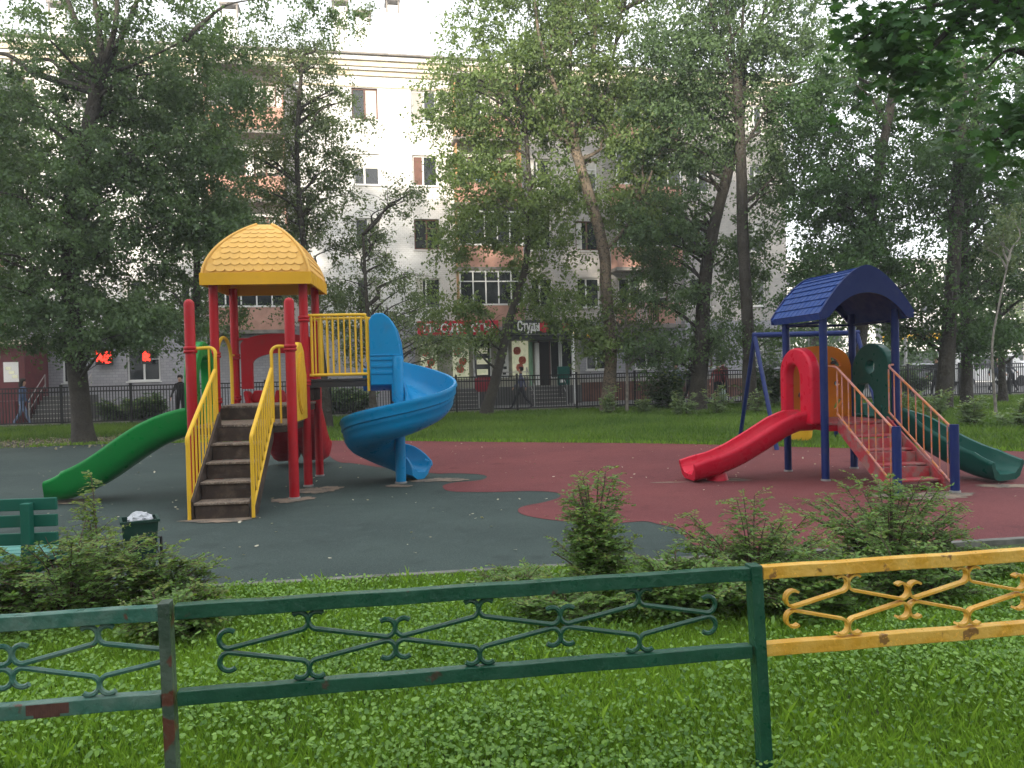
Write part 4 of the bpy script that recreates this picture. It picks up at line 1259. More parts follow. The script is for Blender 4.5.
# small yellow lit canopy and white pole
e_, t = onb('lamp_canopy', 'small yellow canopy over the ground floor window right of the shop', 'canopy', 577, .9)
b = MB(); b.bx(0, loc(592, .9, t), 0, .88, 3.12, 3.3); b.build('roof', M['rooftile_y'], e_, bevel=.03)
b = MB(); b.lathe([(.02, -.07), (.07, -.03), (.07, .03), (.02, .07)], (-.12, -.1, 3.34), 10); b.build('lamp', M['lampw'], e_, smooth=True)
e_, t = onb('white_pole', 'thin white pole at the right end of the shop front', 'pole', 574, 2.2)
b = MB(); b.tube([(0, 0, 0), (0, 0, 3.25)], .05, 8); b.build('pole', M['white'], e_, smooth=True)
e_, t = onb('notice_box', 'dark green box with white marks right of the shop steps', 'box', 564, 2.6)
b = MB(); b.bx(-.25, .28, 0, .25, .9, 1.75); b.build('box', M['teal'], e_, bevel=.02); b = MB(); b.bx(-.19, -.02, -.012, 0, 1.02, 1.18); b.build('label', M['white'], e_)
b = MB(); b.bx(-.2, -.14, .08, .14, 0, .9); b.build('leg', M['dark_steel'], e_); b = MB(); b.bx(.16, .22, .08, .14, 0, .9); b.build('leg', M['dark_steel'], e_)
# red A-board / shield in front of the shop
e_, t = onb('red_board', 'red rounded advertising board in front of the shop, left of the leaning tree', 'sign board', 484, 3.6)
M['board_red'] = mat('board_red', (.26, .015, .03), .5)
hexp = [(-.30, .62), (-.42, .85), (-.42, 1.25), (-.2, 1.42), (.2, 1.42), (.42, 1.25), (.42, .85), (.30, .62)]
b = MB(); b.prism(hexp, lambda u, v, w2: Vector((u, w2, v * .85 + .2)), .06); b.build('board', M['board_red'], e_, bevel=.01)
for sx in (-.25, .25):
    b = MB(); b.tube([(sx, .03, 0), (sx, .03, .8)], .02, 6); b.build('leg', M['galv'], e_)
# neon signs, left shop
for px, wd, lab in ((104.5, .62, 'larger lit red shape sign in the left shop window'), (147, .30, 'smaller lit red and orange shape sign in the shop window')):
    e_, t = onb('lit_sign', lab, 'sign', px, .30)
    b = MB()
    r_ = random.Random(int(px))
    for q in range(7):
        b.bx(-wd / 2 + q * wd / 7, -wd / 2 + q * wd / 7 + wd / 9, 0, .05, 2.35 + r_.uniform(0, .15), 2.75 + r_.uniform(0, .2))
    b.bx(-wd / 2, wd / 2, .01, .04, 2.45, 2.58); b.build('tubes', M['neon'], e_)
    b = MB(); b.bx(-wd / 2 - .05, wd / 2 + .05, .053, .1, 2.3, 3.0); b.build('backing', M['sign_dark'], e_)
# maroon porch at far left
e_, t = onb('entrance_porch', 'maroon panelled entrance porch with a white poster at far left', 'porch', -60, 2.6)
w_ = loc(24, 2.6, t)
b = MB(); b.bx(0, w_, 0, 2.55, .0, 3.15); b.build('box', M['maroon'], e_)
b = MB(); b.bx(-.2, w_ + .35, -.4, 2.58, 3.153, 3.32); b.build('roof', M['cornice'], e_)
b = MB(); b.bx(loc(3, 2.6, t), loc(18, 2.6, t), -.03, 0, 1.65, 2.45); p = b.build('poster', M['white'], e_)
c = MB()
for q in range(3): c.box((loc(8 + q * 3.2, 2.6, t), -.035, 2.2 - q * .17), (.2, .01, .12))
c.build('picture', M['poster'], p)
b = MB(); b.bx(loc(-55, 2.6, t), loc(24, 2.6, t), -1.0, -.05, .0, .9); b.build('wall', M['maroon'], e_)

# ------------------------------------------------------------------ black railing beyond the lawn
PWID = 2.36
frz2 = math.atan(FS)
def rail_panel():
    e_ = empty('metal_railing', 'black metal railing panel behind the back lawn', 'railing', (0, 0, 0), frz2, 'black railing panels behind the lawn')
    b = MB()
    for z in (.13, 1.22, 1.38): b.bx(.05, PWID - .05, -.02, .02, z, z + .045)
    for i in range(22):
        x = .11 + i * (PWID - .22) / 21; b.bx(x - .013, x + .013, -.012, .012, .176, 1.219)
        if i % 1 == 0: b.bx(x - .013, x + .013, -.012, .012, 1.266, 1.379)
    b.build('bars', M['railing'], e_)
    c = MB(); c.bx(-.04, .04, -.04, .04, 0, 1.50); c.build('post', M['railing'], e_)
    return e_
proto = rail_panel()
u2 = Vector((math.cos(frz2), math.sin(frz2), 0))
ORD = 'first second third fourth fifth sixth seventh eighth ninth tenth eleventh twelfth thirteenth fourteenth fifteenth sixteenth seventeenth eighteenth nineteenth'.split()
for i in range(3, 22):
    o = proto if i == 3 else copy_tree(proto)
    o['label'] = 'black metal railing panel behind the back lawn, %s from the left edge' % ORD[i - 3]
    x = -25.5 + i * PWID * u2.x
    o.location = (x, fy(x), 0)

# ------------------------------------------------------------------ people
def cmat(name, c): 
    if name not in M: M[name] = mixcol(mat(name, c, .85), [(12, 3, .4, .65, tuple(x * .7 for x in c), .6)])
    return M[name]
M['skin'] = mat('skin', (.45, .26, .18), .6)
def person(label, pos, rz, top, bottom, hair, step=.0, bend=0.0, h=1.72, shorts=False, arm=0.25, longhair=False):
    e_ = empty('person', label, 'person', pos, rz)
    k = h / 1.72
    v = []; ed = []; rad = []
    def J(x, y, z, r_, par=None, r2=None):
        # bend the upper body forward about the hips
        if z > .95 and bend:
            a = bend; dy, dz = y, z - .95; y, z = dy * math.cos(a) + dz * math.sin(a), .95 + dz * math.cos(a) - dy * math.sin(a)
        v.append((x * k, y * k, z * k)); rad.append((r_ * k, (r2 or r_) * k))
        if par is not None: ed.append((par, len(v) - 1))
        return len(v) - 1
    pel = J(0, 0, .95, .135, None, .105)
    sp_ = J(0, .01, 1.12, .125, pel, .10); ch = J(0, 0, 1.30, .15, sp_, .11); nb = J(0, 0, 1.44, .075, ch); nk = J(0, .01, 1.50, .052, nb)
    hd = J(0, .025, 1.58, .075, nk, .085); ht = J(0, .02, 1.66, .07, hd, .078)
    for s in (-1, 1):
        sh = J(s * .17, 0, 1.385, .062, ch); a_ = arm * s
        el = J(s * .235, -.02 + a_ * .5, 1.12, .045, sh); wr = J(s * .24, .06 + a_ * 1.0, .90, .030, el)
        hn = J(s * .235, .09 + a_ * 1.1, .83, .036, wr, .02); J(s * .23, .11 + a_ * 1.15, .76, .018, hn, .012); J(s * .205, .13 + a_ * 1.1, .82, .011, hn)
        hp = J(s * .09, 0, .88, .095, pel); d = s * step
        kn = J(s * .10, .04 + d * .45, .49, .062, hp); an = J(s * .10, d * .95 - (.06 if d < 0 else 0), .09 + (.04 if d < -.1 else 0), .040, kn); J(s * .11, d * .95 + .13, .035, .034, an, .03)
    me = bpy.data.meshes.new('body'); me.from_pydata(v, ed, [])
    o = bpy.data.objects.new('body', me); COL.objects.link(o)
    md = o.modifiers.new('skin', 'SKIN')
    for i, (a, c) in enumerate(rad): me.skin_vertices[0].data[i].radius = (a, c)
    me.skin_vertices[0].data[0].use_root = True
    o.modifiers.new('sub', 'SUBSURF').levels = 2
    o.modifiers['sub'].render_levels = 2
    bpy.context.view_layer.update()
    m2 = bpy.data.meshes.new_from_object(o.evaluated_get(bpy.context.evaluated_depsgraph_get()))
    bpy.data.objects.remove(o)
    m2.materials.clear()
    for mm in (M['skin'], top, bottom, M['sign_dark']): m2.materials.append(mm)
    ca, sa = math.cos(-bend), math.sin(-bend)
    for p in m2.polygons:
        c = p.center / k; y, z = c.y, c.z
        if bend and z > .6:
            dy, dz = y, z - .95; z = .95 + dz * ca - dy * sa if dz > -.02 or dy > .12 else z
        hand = abs(c.x) > .16 and z < .90 and z > .6 and abs(c.x) > .175
        if z > 1.475 or hand: i = 0
        elif z > .93 or (abs(c.x) > .175 and z > .88): i = 1
        elif z < .085: i = 3
        elif shorts and z < .52: i = 0
        else: i = 2
        p.material_index = i; p.use_smooth = True
    bo = bpy.data.objects.new('body', m2); COL.objects.link(bo); bo.parent = e_
    b = MB(); pr = [(.02, -.07), (.085, -.05), (.100, .01), (.096, .06), (.07, .10), (.02, .118)]
    b.lathe(pr, (0, 0, 0), 12)
    if longhair: b.lathe([(.05, -.24), (.085, -.2), (.095, -.05), (.06, .0)], (0, -.03, 0), 10)
    for i in range(len(b.v)):
        x, y, z = b.v[i]
        q = Vector((x, y * 1.1 - .012, 1.645 + z))
        if q.y > .03 and q.z < 1.66: q.y = .03
        if bend:
            dy, dz = q.y, q.z - .95; q.y, q.z = dy * math.cos(bend) + dz * math.sin(bend), .95 + dz * math.cos(bend) - dy * math.sin(bend)
        b.v[i] = tuple(q * k)
    b.build('hair', hair, e_, smooth=True, angle=80)
    return e_
hb = cmat('hair_dark', (.02, .014, .01)); hg = cmat('hair_brown', (.08, .05, .03))
def pp(px, d): p = P(px, 380, d); return (p.x, p.y, .014)
person('man in a blue grey jacket and dark trousers walking left behind the railing', pp(521, 33.2), R(88), cmat('cloth_bluegrey', (.10, .11, .20)), cmat('cloth_dark', (.015, .017, .022)), hb, step=.42)
person('person in a light blue shirt and dark jeans standing left of the thick trunk', pp(676, 33.0), R(170), cmat('cloth_lightblue', (.35, .45, .62)), cmat('jeans', (.02, .04, .07)), hb, step=.05)
person('person in dark clothes striding right behind the thick trunk', pp(689, 33.4), R(-80), cmat('cloth_dark', (.015, .017, .022)), cmat('cloth_dark2', (.02, .02, .02)), hb, step=.25, bend=.15)
person('person in a red and white top and dark shorts with a pale bag', pp(718, 33.2), R(150), cmat('cloth_red', (.30, .06, .07)), cmat('cloth_dark', (.015, .017, .022)), hb, step=.1, shorts=True)
person('person in dark maroon seen just behind the one in red', pp(723, 33.9), R(190), cmat('cloth_maroon', (.10, .02, .025)), cmat('cloth_dark', (.015, .017, .022)), hb, h=1.85)
person('dark haired person in a denim jacket walking at far left behind the railing', pp(21, 29.3), R(-80), cmat('denim', (.07, .12, .24)), cmat('denim_pale', (.16, .22, .35)), hb, step=.30, bend=.1, longhair=True)
person('person in black standing behind the green slide', pp(180, 30.6), R(180), cmat('cloth_black', (.01, .01, .011)), cmat('cloth_black', (.01, .01, .011)), hb)
person('person in grey bending forward at far right behind the railing', pp(1012, 37.5), R(80), cmat('cloth_grey', (.16, .18, .22)), cmat('cloth_dark', (.015, .017, .022)), hg, bend=1.0, step=.15)
person('person in dark blue walking beyond the railing between the right trunks', pp(996, 39), R(-90), cmat('cloth_navy', (.03, .04, .08)), cmat('cloth_dark', (.015, .017, .022)), hb, step=.25)
person('person in black partly behind the thick right trunk', pp(937, 36.5), R(90), cmat('cloth_black', (.01, .01, .011)), cmat('cloth_black', (.01, .01, .011)), hb, step=.2)
# carried bag and yellow post
b = MB(); b.lathe([(.05, .0), (.17, .05), (.19, .25), (.12, .42), (.04, .5)], (0, 0, 0), 9)
for i in range(len(b.v)): x, y, z = b.v[i]; b.v[i] = (x * (1 + .12 * math.sin(z * 20 + y * 9)), y * .6, z)
o = b.build('carrier_bag', mat('bag_plastic', (.45, .55, .52), .4), smooth=True); o.location = Vector(pp(721.5, 33.0)) + Vector((.05, 0, .12)); tag(o, 'pale green carrier bag held by the person in red', 'bag')

# ------------------------------------------------------------------ street at far right
def car(label, pos, rz, col, van=False):
    e_ = empty('parked_car', label, 'van' if van else 'car', pos, rz, 'cars parked in the street at far right')
    L_, H_ = (4.9, 2.0) if van else (4.3, 1.45)
    if van: pr = [(-L_ / 2, .35), (L_ / 2, .35), (L_ / 2 + .02, .95), (L_ / 2 - .55, 1.15), (L_ / 2 - 1.15, 1.9), (L_ / 2 - 1.5, H_), (-L_ / 2 + .1, H_), (-L_ / 2, 1.8)]
    else: pr = [(-L_ / 2, .35), (L_ / 2, .35), (L_ / 2, .75), (L_ / 2 - 1.1, .95), (L_ / 2 - 1.75, 1.4), (-L_ / 2 + 1.3, H_), (-L_ / 2 + .5, .98), (-L_ / 2, .9)]
    b = MB(); b.prism(pr, lambda u, v, w_: Vector((u, w_ - .85, v)), 1.7); b.build('body', col, e_, bevel=.06)
    w_ = MB()
    z0, z1 = (1.15, 1.75) if van else (.98, 1.34)
    for yy in (-.862, .852):
        w_.bx(-L_ / 2 + (.5 if van else 1.15), L_ / 2 - (1.35 if van else 1.85), yy, yy + .01, z0, z1)
    w_.build('side_window', M['glass'], e_)
    for sx in (-1, 1):
        for sy in (-1, 1):
            q = MB(); q.lathe([(.28, -.1), (.32, -.06), (.32, .06), (.28, .1)], (0, 0, 0), 18)
            for i in range(len(q.v)): x, y, z = q.v[i]; q.v[i] = (sx * (L_ / 2 - .8) + x, sy * .80 + z, .32 + y)
            wh = q.build('wheel', M['railing'], e_, smooth=True)
    for sy in (-.6, .6):
        q = MB(); q.box((L_ / 2 + .0, sy, .72), (.06, .28, .12)); q.build('headlight', M['white'], e_, bevel=.02)
    return e_
M['car_white'] = mat('car_white', (.75, .75, .75), .25, coat=.6); M['car_grey'] = mat('car_grey', (.25, .26, .28), .25, .5, coat=.6); M['car_dark'] = mat('car_dark', (.03, .035, .045), .25, .4, coat=.6)
def pz(px, d): p = P(px, 380, d); return (p.x, p.y, .014)
car('white van parked in the street seen between the two right trunks', pz(985, 47), R(8), M['car_white'], True)
car('light grey car parked left of the white van', pz(925, 50), R(8), M['car_grey'])
car('white car parked at far right edge beyond the railing', pz(1040, 48), R(8), M['car_white'])
car('dark car parked behind the play house', pz(835, 49), R(8), M['car_dark'])
# pale low building and yellow kiosk in the distance
k_ = empty('kiosk', 'low pale kiosk with a yellow roof edge in the distance at right', 'kiosk', pz(905, 56), R(8))
b = MB(); b.bx(-1, 7, 0, 3, 0, 2.7); b.build('wall', M['white'], k_); b = MB(); b.bx(.5, 3.0, -.5, 3.3, 3.1, 3.5); b.build('roof', M['rooftile_y'], k_); b = MB(); b.bx(-.9, 6.9, -.03, -.003, .9, 2.3); b.build('window', M['glass'], k_)
far_b = empty('far_building', 'distant pale four storey block glimpsed between the right hand trees', 'building', (22, 86, 0), R(4))
wh_ = [(2.2 + i * 2.6, 3.6 + i * 2.6, .9 + f * 3, 2.4 + f * 3) for i in range(16) for f in range(4)]
wall_holes(0, 44, 0, 12.5, wh_).build('wall', M['white_brick'], far_b, fix=False)
b = MB(); b.bx(0, 44, .17, 8, 0, 12.45); b.build('glass_core', M['glass'], far_b)
b = MB(); b.bx(-.3, 44.3, -.4, 8.3, 12.5, 12.8); b.build('roof', M['roof_metal'], far_b)
for px, hh, d in ((906, 6.5, 44), (972, 8.0, 46)):
    e_ = empty('street_lamp', 'pale grey street lamp left of the thick trunk' if px < 950 else 'tall pale street lamp between the two right trunks', 'street lamp', pz(px, d))
    b = MB(); b.tube([(0, 0, 0), (0, 0, hh * .6), (0, 0, hh)], [.10, .08, .06], 10); b.build('pole', M['galv'], e_, smooth=True)
    b = MB(); b.tube([(0, 0, hh - .1), (.4, -.5, hh + .15), (.8, -1.1, hh + .2)], .04, 8); b.build('arm', M['galv'], e_, smooth=True)
    b = MB(); b.box((.95, -1.3, hh + .2), (.22, .5, .1)); b.build('lamp_head', M['galv'], e_, bevel=.03)

# ------------------------------------------------------------------ bench and bin
M['bench'] = plastic('bench_green', (.008, .10, .07), rough=.5)
M['bench_pale'] = plastic('bench_seat_green', (.10, .30, .26), rough=.45)
bp_ = P(54, 500, 5.3)
be = empty('park_bench', 'green slatted park bench seen from behind at the left edge', 'bench', (bp_.x, 5.3, -.035), R(4))
b = MB()
for z0, z1 in ((.785, .865), (.675, .755), (.555, .635)): 
    c = MB(); c.bx(-1.7, 0, .02, .05, z0, z1); c.build('backrest_board', M['bench'], be, bevel=.005)
for y in (.12, .24, .36, .48):
    c = MB(); c.bx(-1.7, 0, y, y + .1, .43, .46); c.build('seat_board', M['bench_pale'], be, bevel=.005)
for x in (-.17, -1.5):
    c = MB(); c.bx(x - .03, x + .03, -.045, .018, -.02, .84); c.bx(x - .03, x + .03, .02, .52, .36, .428); c.bx(x - .03, x + .03, .44, .5, -.02, .358); c.build('leg', M['bench'], be, bevel=.005)
q = P(139, 515, 6.1)
bi = empty('litter_bin', 'dark green square litter bin with a white bag inside beside the left bush', 'bin', (q.x, 6.1, -.035), R(28))
M['bin'] = plastic('bin_green', (.012, .045, .035), rough=.45)
b = MB(); a0, a1 = .085, .125
secs = []
for a, z in ((a0, .06), (a1, .56), (a1 + .012, .562), (a1 + .012, .58), (a1 - .008, .58), (a1 - .01, .50), (a0 - .01, .075)):
    secs.append([(-a, -a, z), (a, -a, z), (a, a, z), (-a, a, z)])
b.loft(secs); b.build('bin_body', M['bin'], bi)
b = MB(); b.tube([(-.15, 0, 0), (-.15, 0, .42), (.15, 0, .42), (.15, 0, 0)], .012, 6); b.build('stand', M['dark_steel'], bi)
bm = bmesh.new(); bmesh.ops.create_icosphere(bm, subdivisions=4, radius=.085)
for v_ in bm.verts:
    n_ = mnoise.noise(v_.co * 28) * .03 + mnoise.noise(v_.co * 60) * .015
    v_.co = v_.co * (1 + n_ * 9); v_.co.z = v_.co.z * .8 + .56
me = bpy.data.meshes.new('rubbish_bag'); bm.to_mesh(me); bm.free(); me.materials.append(mat('white_bag', (.40, .42, .45), .35))
o = bpy.data.objects.new('rubbish_bag', me); COL.objects.link(o); o.location = (q.x, 6.1, -.035); tag(o, 'crumpled white plastic bag stuffed in the green bin', 'bag')

# ------------------------------------------------------------------ trees
def curve_pts(pts, n=6): return catmull(pts, n)
def rough_tube(mb, pts, r0, r1, n=10, seed=0, flare=0.0, amp=.10):
    """tapered trunk or limb with an uneven surface"""
    N = len(pts); vs = []; fs = []; up = Vector((1, 0, 0))
    for i, p in enumerate(pts):
        t = (pts[min(i + 1, N - 1)] - pts[max(i - 1, 0)]).normalized()
        up = (up - t * up.dot(t))
        if up.length < 1e-4: up = t.orthogonal()
        up.normalize(); sd = t.cross(up); f = i / (N - 1)
        r_ = r0 + (r1 - r0) * f + flare * math.exp(-f * N * .55)
        for k in range(n):
            a = 2 * math.pi * k / n; d = up * math.cos(a) + sd * math.sin(a)
            q = r_ * (1 + amp * mnoise.noise(Vector((d.x * 2 + seed, d.y * 2, p.z * 1.4))))
            vs.append(p + d * q)
    for i in range(N - 1):
        for k in range(n):
            l = (k + 1) % n; fs.append((i * n + k, i * n + l, (i + 1) * n + l, (i + 1) * n + k))
    fs.append(tuple((N - 1) * n + k for k in range(n)))
    mb.add(vs, fs)
def quads(C, D, Nn, ln, wd):
    """leaf shaped kites: centre base C, direction D, normal Nn"""
    S = np.cross(D, Nn); S /= np.linalg.norm(S, axis=1, keepdims=True) + 1e-9
    ln = ln[:, None]; wd = wd[:, None]
    return np.stack([C, C + D * ln * .42 + S * wd * .5, C + D * ln, C + D * ln * .42 - S * wd * .5], 1)
def unit(a): return a / (np.linalg.norm(a, axis=1, keepdims=True) + 1e-9)
CDENS, CBACK = .92, .7
def tree(label, trunk, r0, r1, blobs, leaf, bark='bark', lsize=.075, per=150, cl_r=.55, group=None, limbs=None, seed=0, kind='tree', droop=.35, twig=.55, flare=.08, name='park_tree', nlimb=26, ratio=.62):
    """trunk: (px, py, depth) points; blobs: (px, py, rx, ry in px, depth, depth radius m, clusters)"""
    rg = np.random.default_rng(seed + 11)
    pts = curve_pts([P(*t) if not isinstance(t, Vector) else t for t in trunk], 7)
    base = Vector((pts[0].x, pts[0].y, 0)); pts[0].z = min(pts[0].z, -.05)
    if pts[0].z > -.05: pts.insert(0, Vector((pts[0].x, pts[0].y, -.05)))
    e_ = empty(name, label, kind, base, 0, group)
    mb = MB(); sub = lambda p: p - base
    rough_tube(mb, [sub(p) for p in pts], r0, r1, 12, seed, flare)
    for lb in (limbs or []):
        lp_ = curve_pts([P(*t) for t in lb[0]], 5); rough_tube(mb, [sub(p) for p in lp_], lb[1], lb[2], 8, seed + 3)
    CC = []
    for (px, py, rx, ry, d, rd, n_) in blobs:
        n_ = int(n_ * CDENS); d = d + CBACK
        c = P(px, py, d); s = d / FPX
        u = unit(rg.normal(0, 1, (n_, 3))) * (rg.uniform(.1, 1, n_) ** .45)[:, None]
        CC.append(np.array(c)[None] + u * np.array([rx * s, rd, ry * s])[None])
    CC = np.concatenate(CC)
    CC = CC[CC[:, 2] > .6]
    tp = np.array([list(p) for p in pts]); 
    if limbs: tp = np.concatenate([tp] + [np.array([list(p) for p in curve_pts([P(*t) for t in lb[0]], 5)]) for lb in limbs])
    idx = rg.permutation(len(CC))[:nlimb]
    for j in idx:
        c = Vector(CC[j]); cand = tp[tp[:, 2] < c.z - .2] 
        if len(cand) == 0: cand = tp
        dd = np.linalg.norm(cand - CC[j], axis=1) + np.abs(cand[:, 2] - (c.z - 1.2)) * .6
        s = Vector(cand[int(np.argmin(dd))])
        m_ = s.lerp(c, .5) + Vector((rg.normal(0, .12), rg.normal(0, .12), .18 * (c - s).length * .6))
        m2 = s.lerp(c, .25) + Vector((rg.normal(0, .06), rg.normal(0, .06), .1 * (c - s).length * .5))
        L_ = (c - s).length
        lp_ = curve_pts([sub(s), sub(m2), sub(m_), sub(c)], 5)
        rough_tube(mb, lp_, min(.035 + .014 * L_, r1 * .8 + .02), .008, 6, seed)
        # side twigs
        for q in range(4):
            a = lp_[rg.integers(len(lp_) // 3, len(lp_))]; dv = Vector(rg.normal(0, 1, 3)); dv.z = abs(dv.z) * .5; dv.normalize()
            b2 = a + dv * rg.uniform(.4, 1.1); mid = a.lerp(b2, .5) + Vector((0, 0, .08)); mb.tube([a, mid, b2], [.010, .007, .003], 4)
    tr = mb.build('trunk', M[bark], e_, smooth=True, angle=60)
    # leaves on twigs that spread out and down from each cluster centre
    nt_ = 7; n_c = len(CC); per_t = max(3, per // nt_)
    cr = cl_r * rg.uniform(.35, 1.5, n_c)
    tw_d = rg.normal(0, 1, (n_c, nt_, 3)); tw_d[:, :, 2] = tw_d[:, :, 2] * .55 - droop * .5
    tw_d /= np.linalg.norm(tw_d, axis=2, keepdims=True)
    f = rg.uniform(0, 1, (n_c, nt_, per_t)) ** .7
    pos = CC[:, None, None, :] + tw_d[:, :, None, :] * (f * cr[:, None, None])[..., None]
    pos[..., 2] -= droop * (f ** 2) * cr[:, None, None] * .6
    pos = pos + rg.normal(0, .055 + .10 * twig * .3, pos.shape)
    pos = pos.reshape(-1, 3); n_ = len(pos)
    D = unit(rg.normal(0, 1, (n_, 3)) + np.array([0, 0, -.7])); Nn = unit(rg.normal(0, .75, (n_, 3)) + np.array([0, -.15, .75]))
    Nn = unit(Nn - D * (D * Nn).sum(1)[:, None])
    ln = lsize * 1.22 * rg.uniform(.45, 1.45, n_)
    V = quads(pos - np.array(list(base))[None], D, Nn, ln, ln * ratio)
    cl_t = np.repeat(rg.uniform(0, 1, n_c), nt_ * per_t)
    tint = np.clip(cl_t * .55 + rg.normal(.22, .2, n_), 0, 1)
    np_mesh('crown', V.reshape(-1, 3), 4, M[leaf], e_, tint)
    return e_

T = tree
T('large dark poplar left of the green slide, forking high into several limbs', [(85, 450, 20.5), (80, 400, 20.5), (71, 300, 20.4), (73, 210, 20.3), (88, 130, 20.2), (102, 66, 20.2)], .25, .15,
  [(50, 110, 110, 95, 20.6, 2.2, 230), (25, 240, 80, 85, 19.6, 2.3, 170), (120, 215, 80, 85, 20, 2.4, 190), (70, 320, 95, 36, 19.5, 2.0, 120), (150, 325, 60, 26, 19.5, 1.6, 46), (160, 60, 85, 70, 20.5, 2.4, 120), (110, -60, 150, 70, 20.5, 2.8, 170), (190, 160, 60, 85, 20.5, 1.8, 150), (225, 240, 36, 60, 20.5, 1.6, 46), (225, 70, 40, 60, 20.5, 1.6, 40), (300, 10, 60, 14, 20.5, 1, 14), (-60, 180, 80, 170, 20.5, 2.2, 150)], 'leaf_a', per=150, seed=1,
  limbs=[([(100, 72, 20.2), (80, 30, 20), (60, -20, 20)], .10, .04), ([(102, 70, 20.2), (98, 20, 20.3), (85, -50, 20.3)], .10, .04), ([(103, 68, 20.2), (116, 20, 20), (118, -50, 20)], .09, .04), ([(103, 70, 20.2), (125, 30, 20.4), (145, -20, 20.4)], .10, .04), ([(100, 78, 20.2), (80, 70, 19.6), (50, 40, 19)], .06, .02), ([(104, 76, 20.2), (140, 62, 20), (185, 40, 20)], .05, .02)], nlimb=60, flare=.12)
T('thin dark tree just left of the yellow roofed tower', [(193, 432, 26), (194, 350, 26), (197, 260, 26), (192, 160, 26)], .16, .08, [(215, 235, 50, 60, 26, 1.6, 80), (195, 120, 62, 62, 26, 1.8, 90), (215, 320, 40, 25, 26, 1.4, 24), (165, 290, 35, 40, 26, 1.3, 34)], 'leaf_a', seed=2, per=130)
T('slender grey green birch rising behind the yellow roof', [(327, 420, 24), (318, 330, 24), (302, 230, 24), (297, 150, 24), (302, 60, 24)], .13, .05,
  [(300, 85, 52, 45, 24, 1.3, 62), (290, 160, 70, 50, 24, 1.5, 100), (275, 225, 48, 50, 24, 1.4, 50), (338, 215, 42, 55, 24, 1.4, 50), (340, 120, 28, 40, 24, 1.0, 20), (330, 300, 48, 34, 24, 1.4, 34), (315, 35, 16, 22, 24, .6, 6), (262, 40, 40, 30, 24, 1.2, 14), (350, 15, 30, 18, 24, 1, 8)], 'leaf_c', seed=3, lsize=.07, per=140, cl_r=.6, bark='bark')
T('small lacy tree between the roofed tower and the spiral slide', [(374, 422, 23), (370, 350, 23), (366, 290, 23), (363, 235, 23)], .09, .035,
  [(385, 300, 48, 38, 23, 1.3, 34), (408, 335, 45, 20, 22.5, 1.2, 26), (350, 320, 30, 45, 23, 1.1, 24), (405, 200, 40, 22, 23, 1.0, 15), (370, 250, 32, 30, 23, 1, 16), (440, 345, 30, 14, 23, .9, 12)], 'leaf_c', seed=4, lsize=.065, per=120, cl_r=.55, bark='bark', nlimb=40)
T('leaning tree with yellowish leaves in front of the shop signs', [(486, 413, 29.5), (498, 370, 29.5), (508, 325, 29.5), (519, 290, 29.5), (526, 262, 29.5), (530, 200, 29.5), (525, 120, 29.5)], .20, .07,
  [(475, 165, 40, 55, 29, 1.8, 84), (500, 85, 60, 55, 29, 2.2, 120), (470, 240, 42, 28, 29, 1.6, 36), (545, 250, 46, 30, 29, 1.6, 36), (445, 90, 22, 45, 29, 1.2, 26), (520, 200, 45, 38, 29, 1.7, 54), (455, 308, 42, 16, 29, 1.2, 26), (550, 300, 42, 20, 28.5, 1.3, 34), (470, 335, 40, 10, 28.5, 1.2, 14), (575, 325, 26, 10, 28.5, 1, 8), (520, 15, 80, 40, 29, 2.2, 90)], 'leaf_b', seed=5, lsize=.10, per=120, cl_r=.8, group=None)
T('pollarded tree with pale brown bark fanning out high above the street windows', [(607, 412, 29.2), (611, 350, 29.2), (606, 290, 29.2), (604, 252, 29.2), (592, 205, 29.2), (580, 165, 29.2), (572, 138, 29.2)], .23, .18,
  [(590, 60, 70, 70, 29, 2.4, 150), (640, 130, 60, 60, 29, 2.2, 110), (565, 190, 40, 30, 29, 1.5, 34), (640, 210, 50, 38, 29, 1.9, 60), (610, 340, 36, 18, 28.5, 1.3, 24), (560, 110, 50, 40, 29, 1.8, 54), (600, -30, 110, 50, 29, 2.4, 110), (625, 300, 30, 24, 28.6, 1.2, 14)], 'leaf_b', seed=6, lsize=.10, per=120, cl_r=.8, bark='bark_warm',
  limbs=[([(573, 142, 29.2), (558, 95, 29), (540, 40, 29), (533, -20, 29)], .11, .04), ([(574, 140, 29.2), (570, 80, 29.2), (572, 10, 29)], .11, .04), ([(575, 140, 29.2), (590, 80, 29), (598, 0, 29)], .11, .04), ([(576, 142, 29.2), (605, 90, 29.5), (622, 10, 29.5)], .10, .04), ([(573, 146, 29.2), (550, 130, 29), (530, 98, 29)], .08, .03), ([(606, 250, 29.2), (622, 232, 29), (640, 200, 29)], .07, .03)], nlimb=40)
T('thick dark trunked tree leaning right behind the swing frame', [(697, 408, 28.5), (702, 340, 28.5), (704, 290, 28.5), (712, 235, 28.5), (726, 180, 28.5), (740, 120, 28.5), (744, 40, 28.5)], .30, .13,
  [(665, 225, 50, 50, 28, 2.2, 105), (690, 130, 70, 60, 28, 2.4, 160), (665, 290, 40, 26, 27.8, 1.6, 34), (660, 345, 34, 18, 27.6, 1.4, 26), (720, 335, 30, 26, 27.6, 1.2, 28), (740, 260, 30, 60, 28, 1.4, 50)], 'leaf_a', seed=7, lsize=.095, per=130, cl_r=.7, nlimb=40)
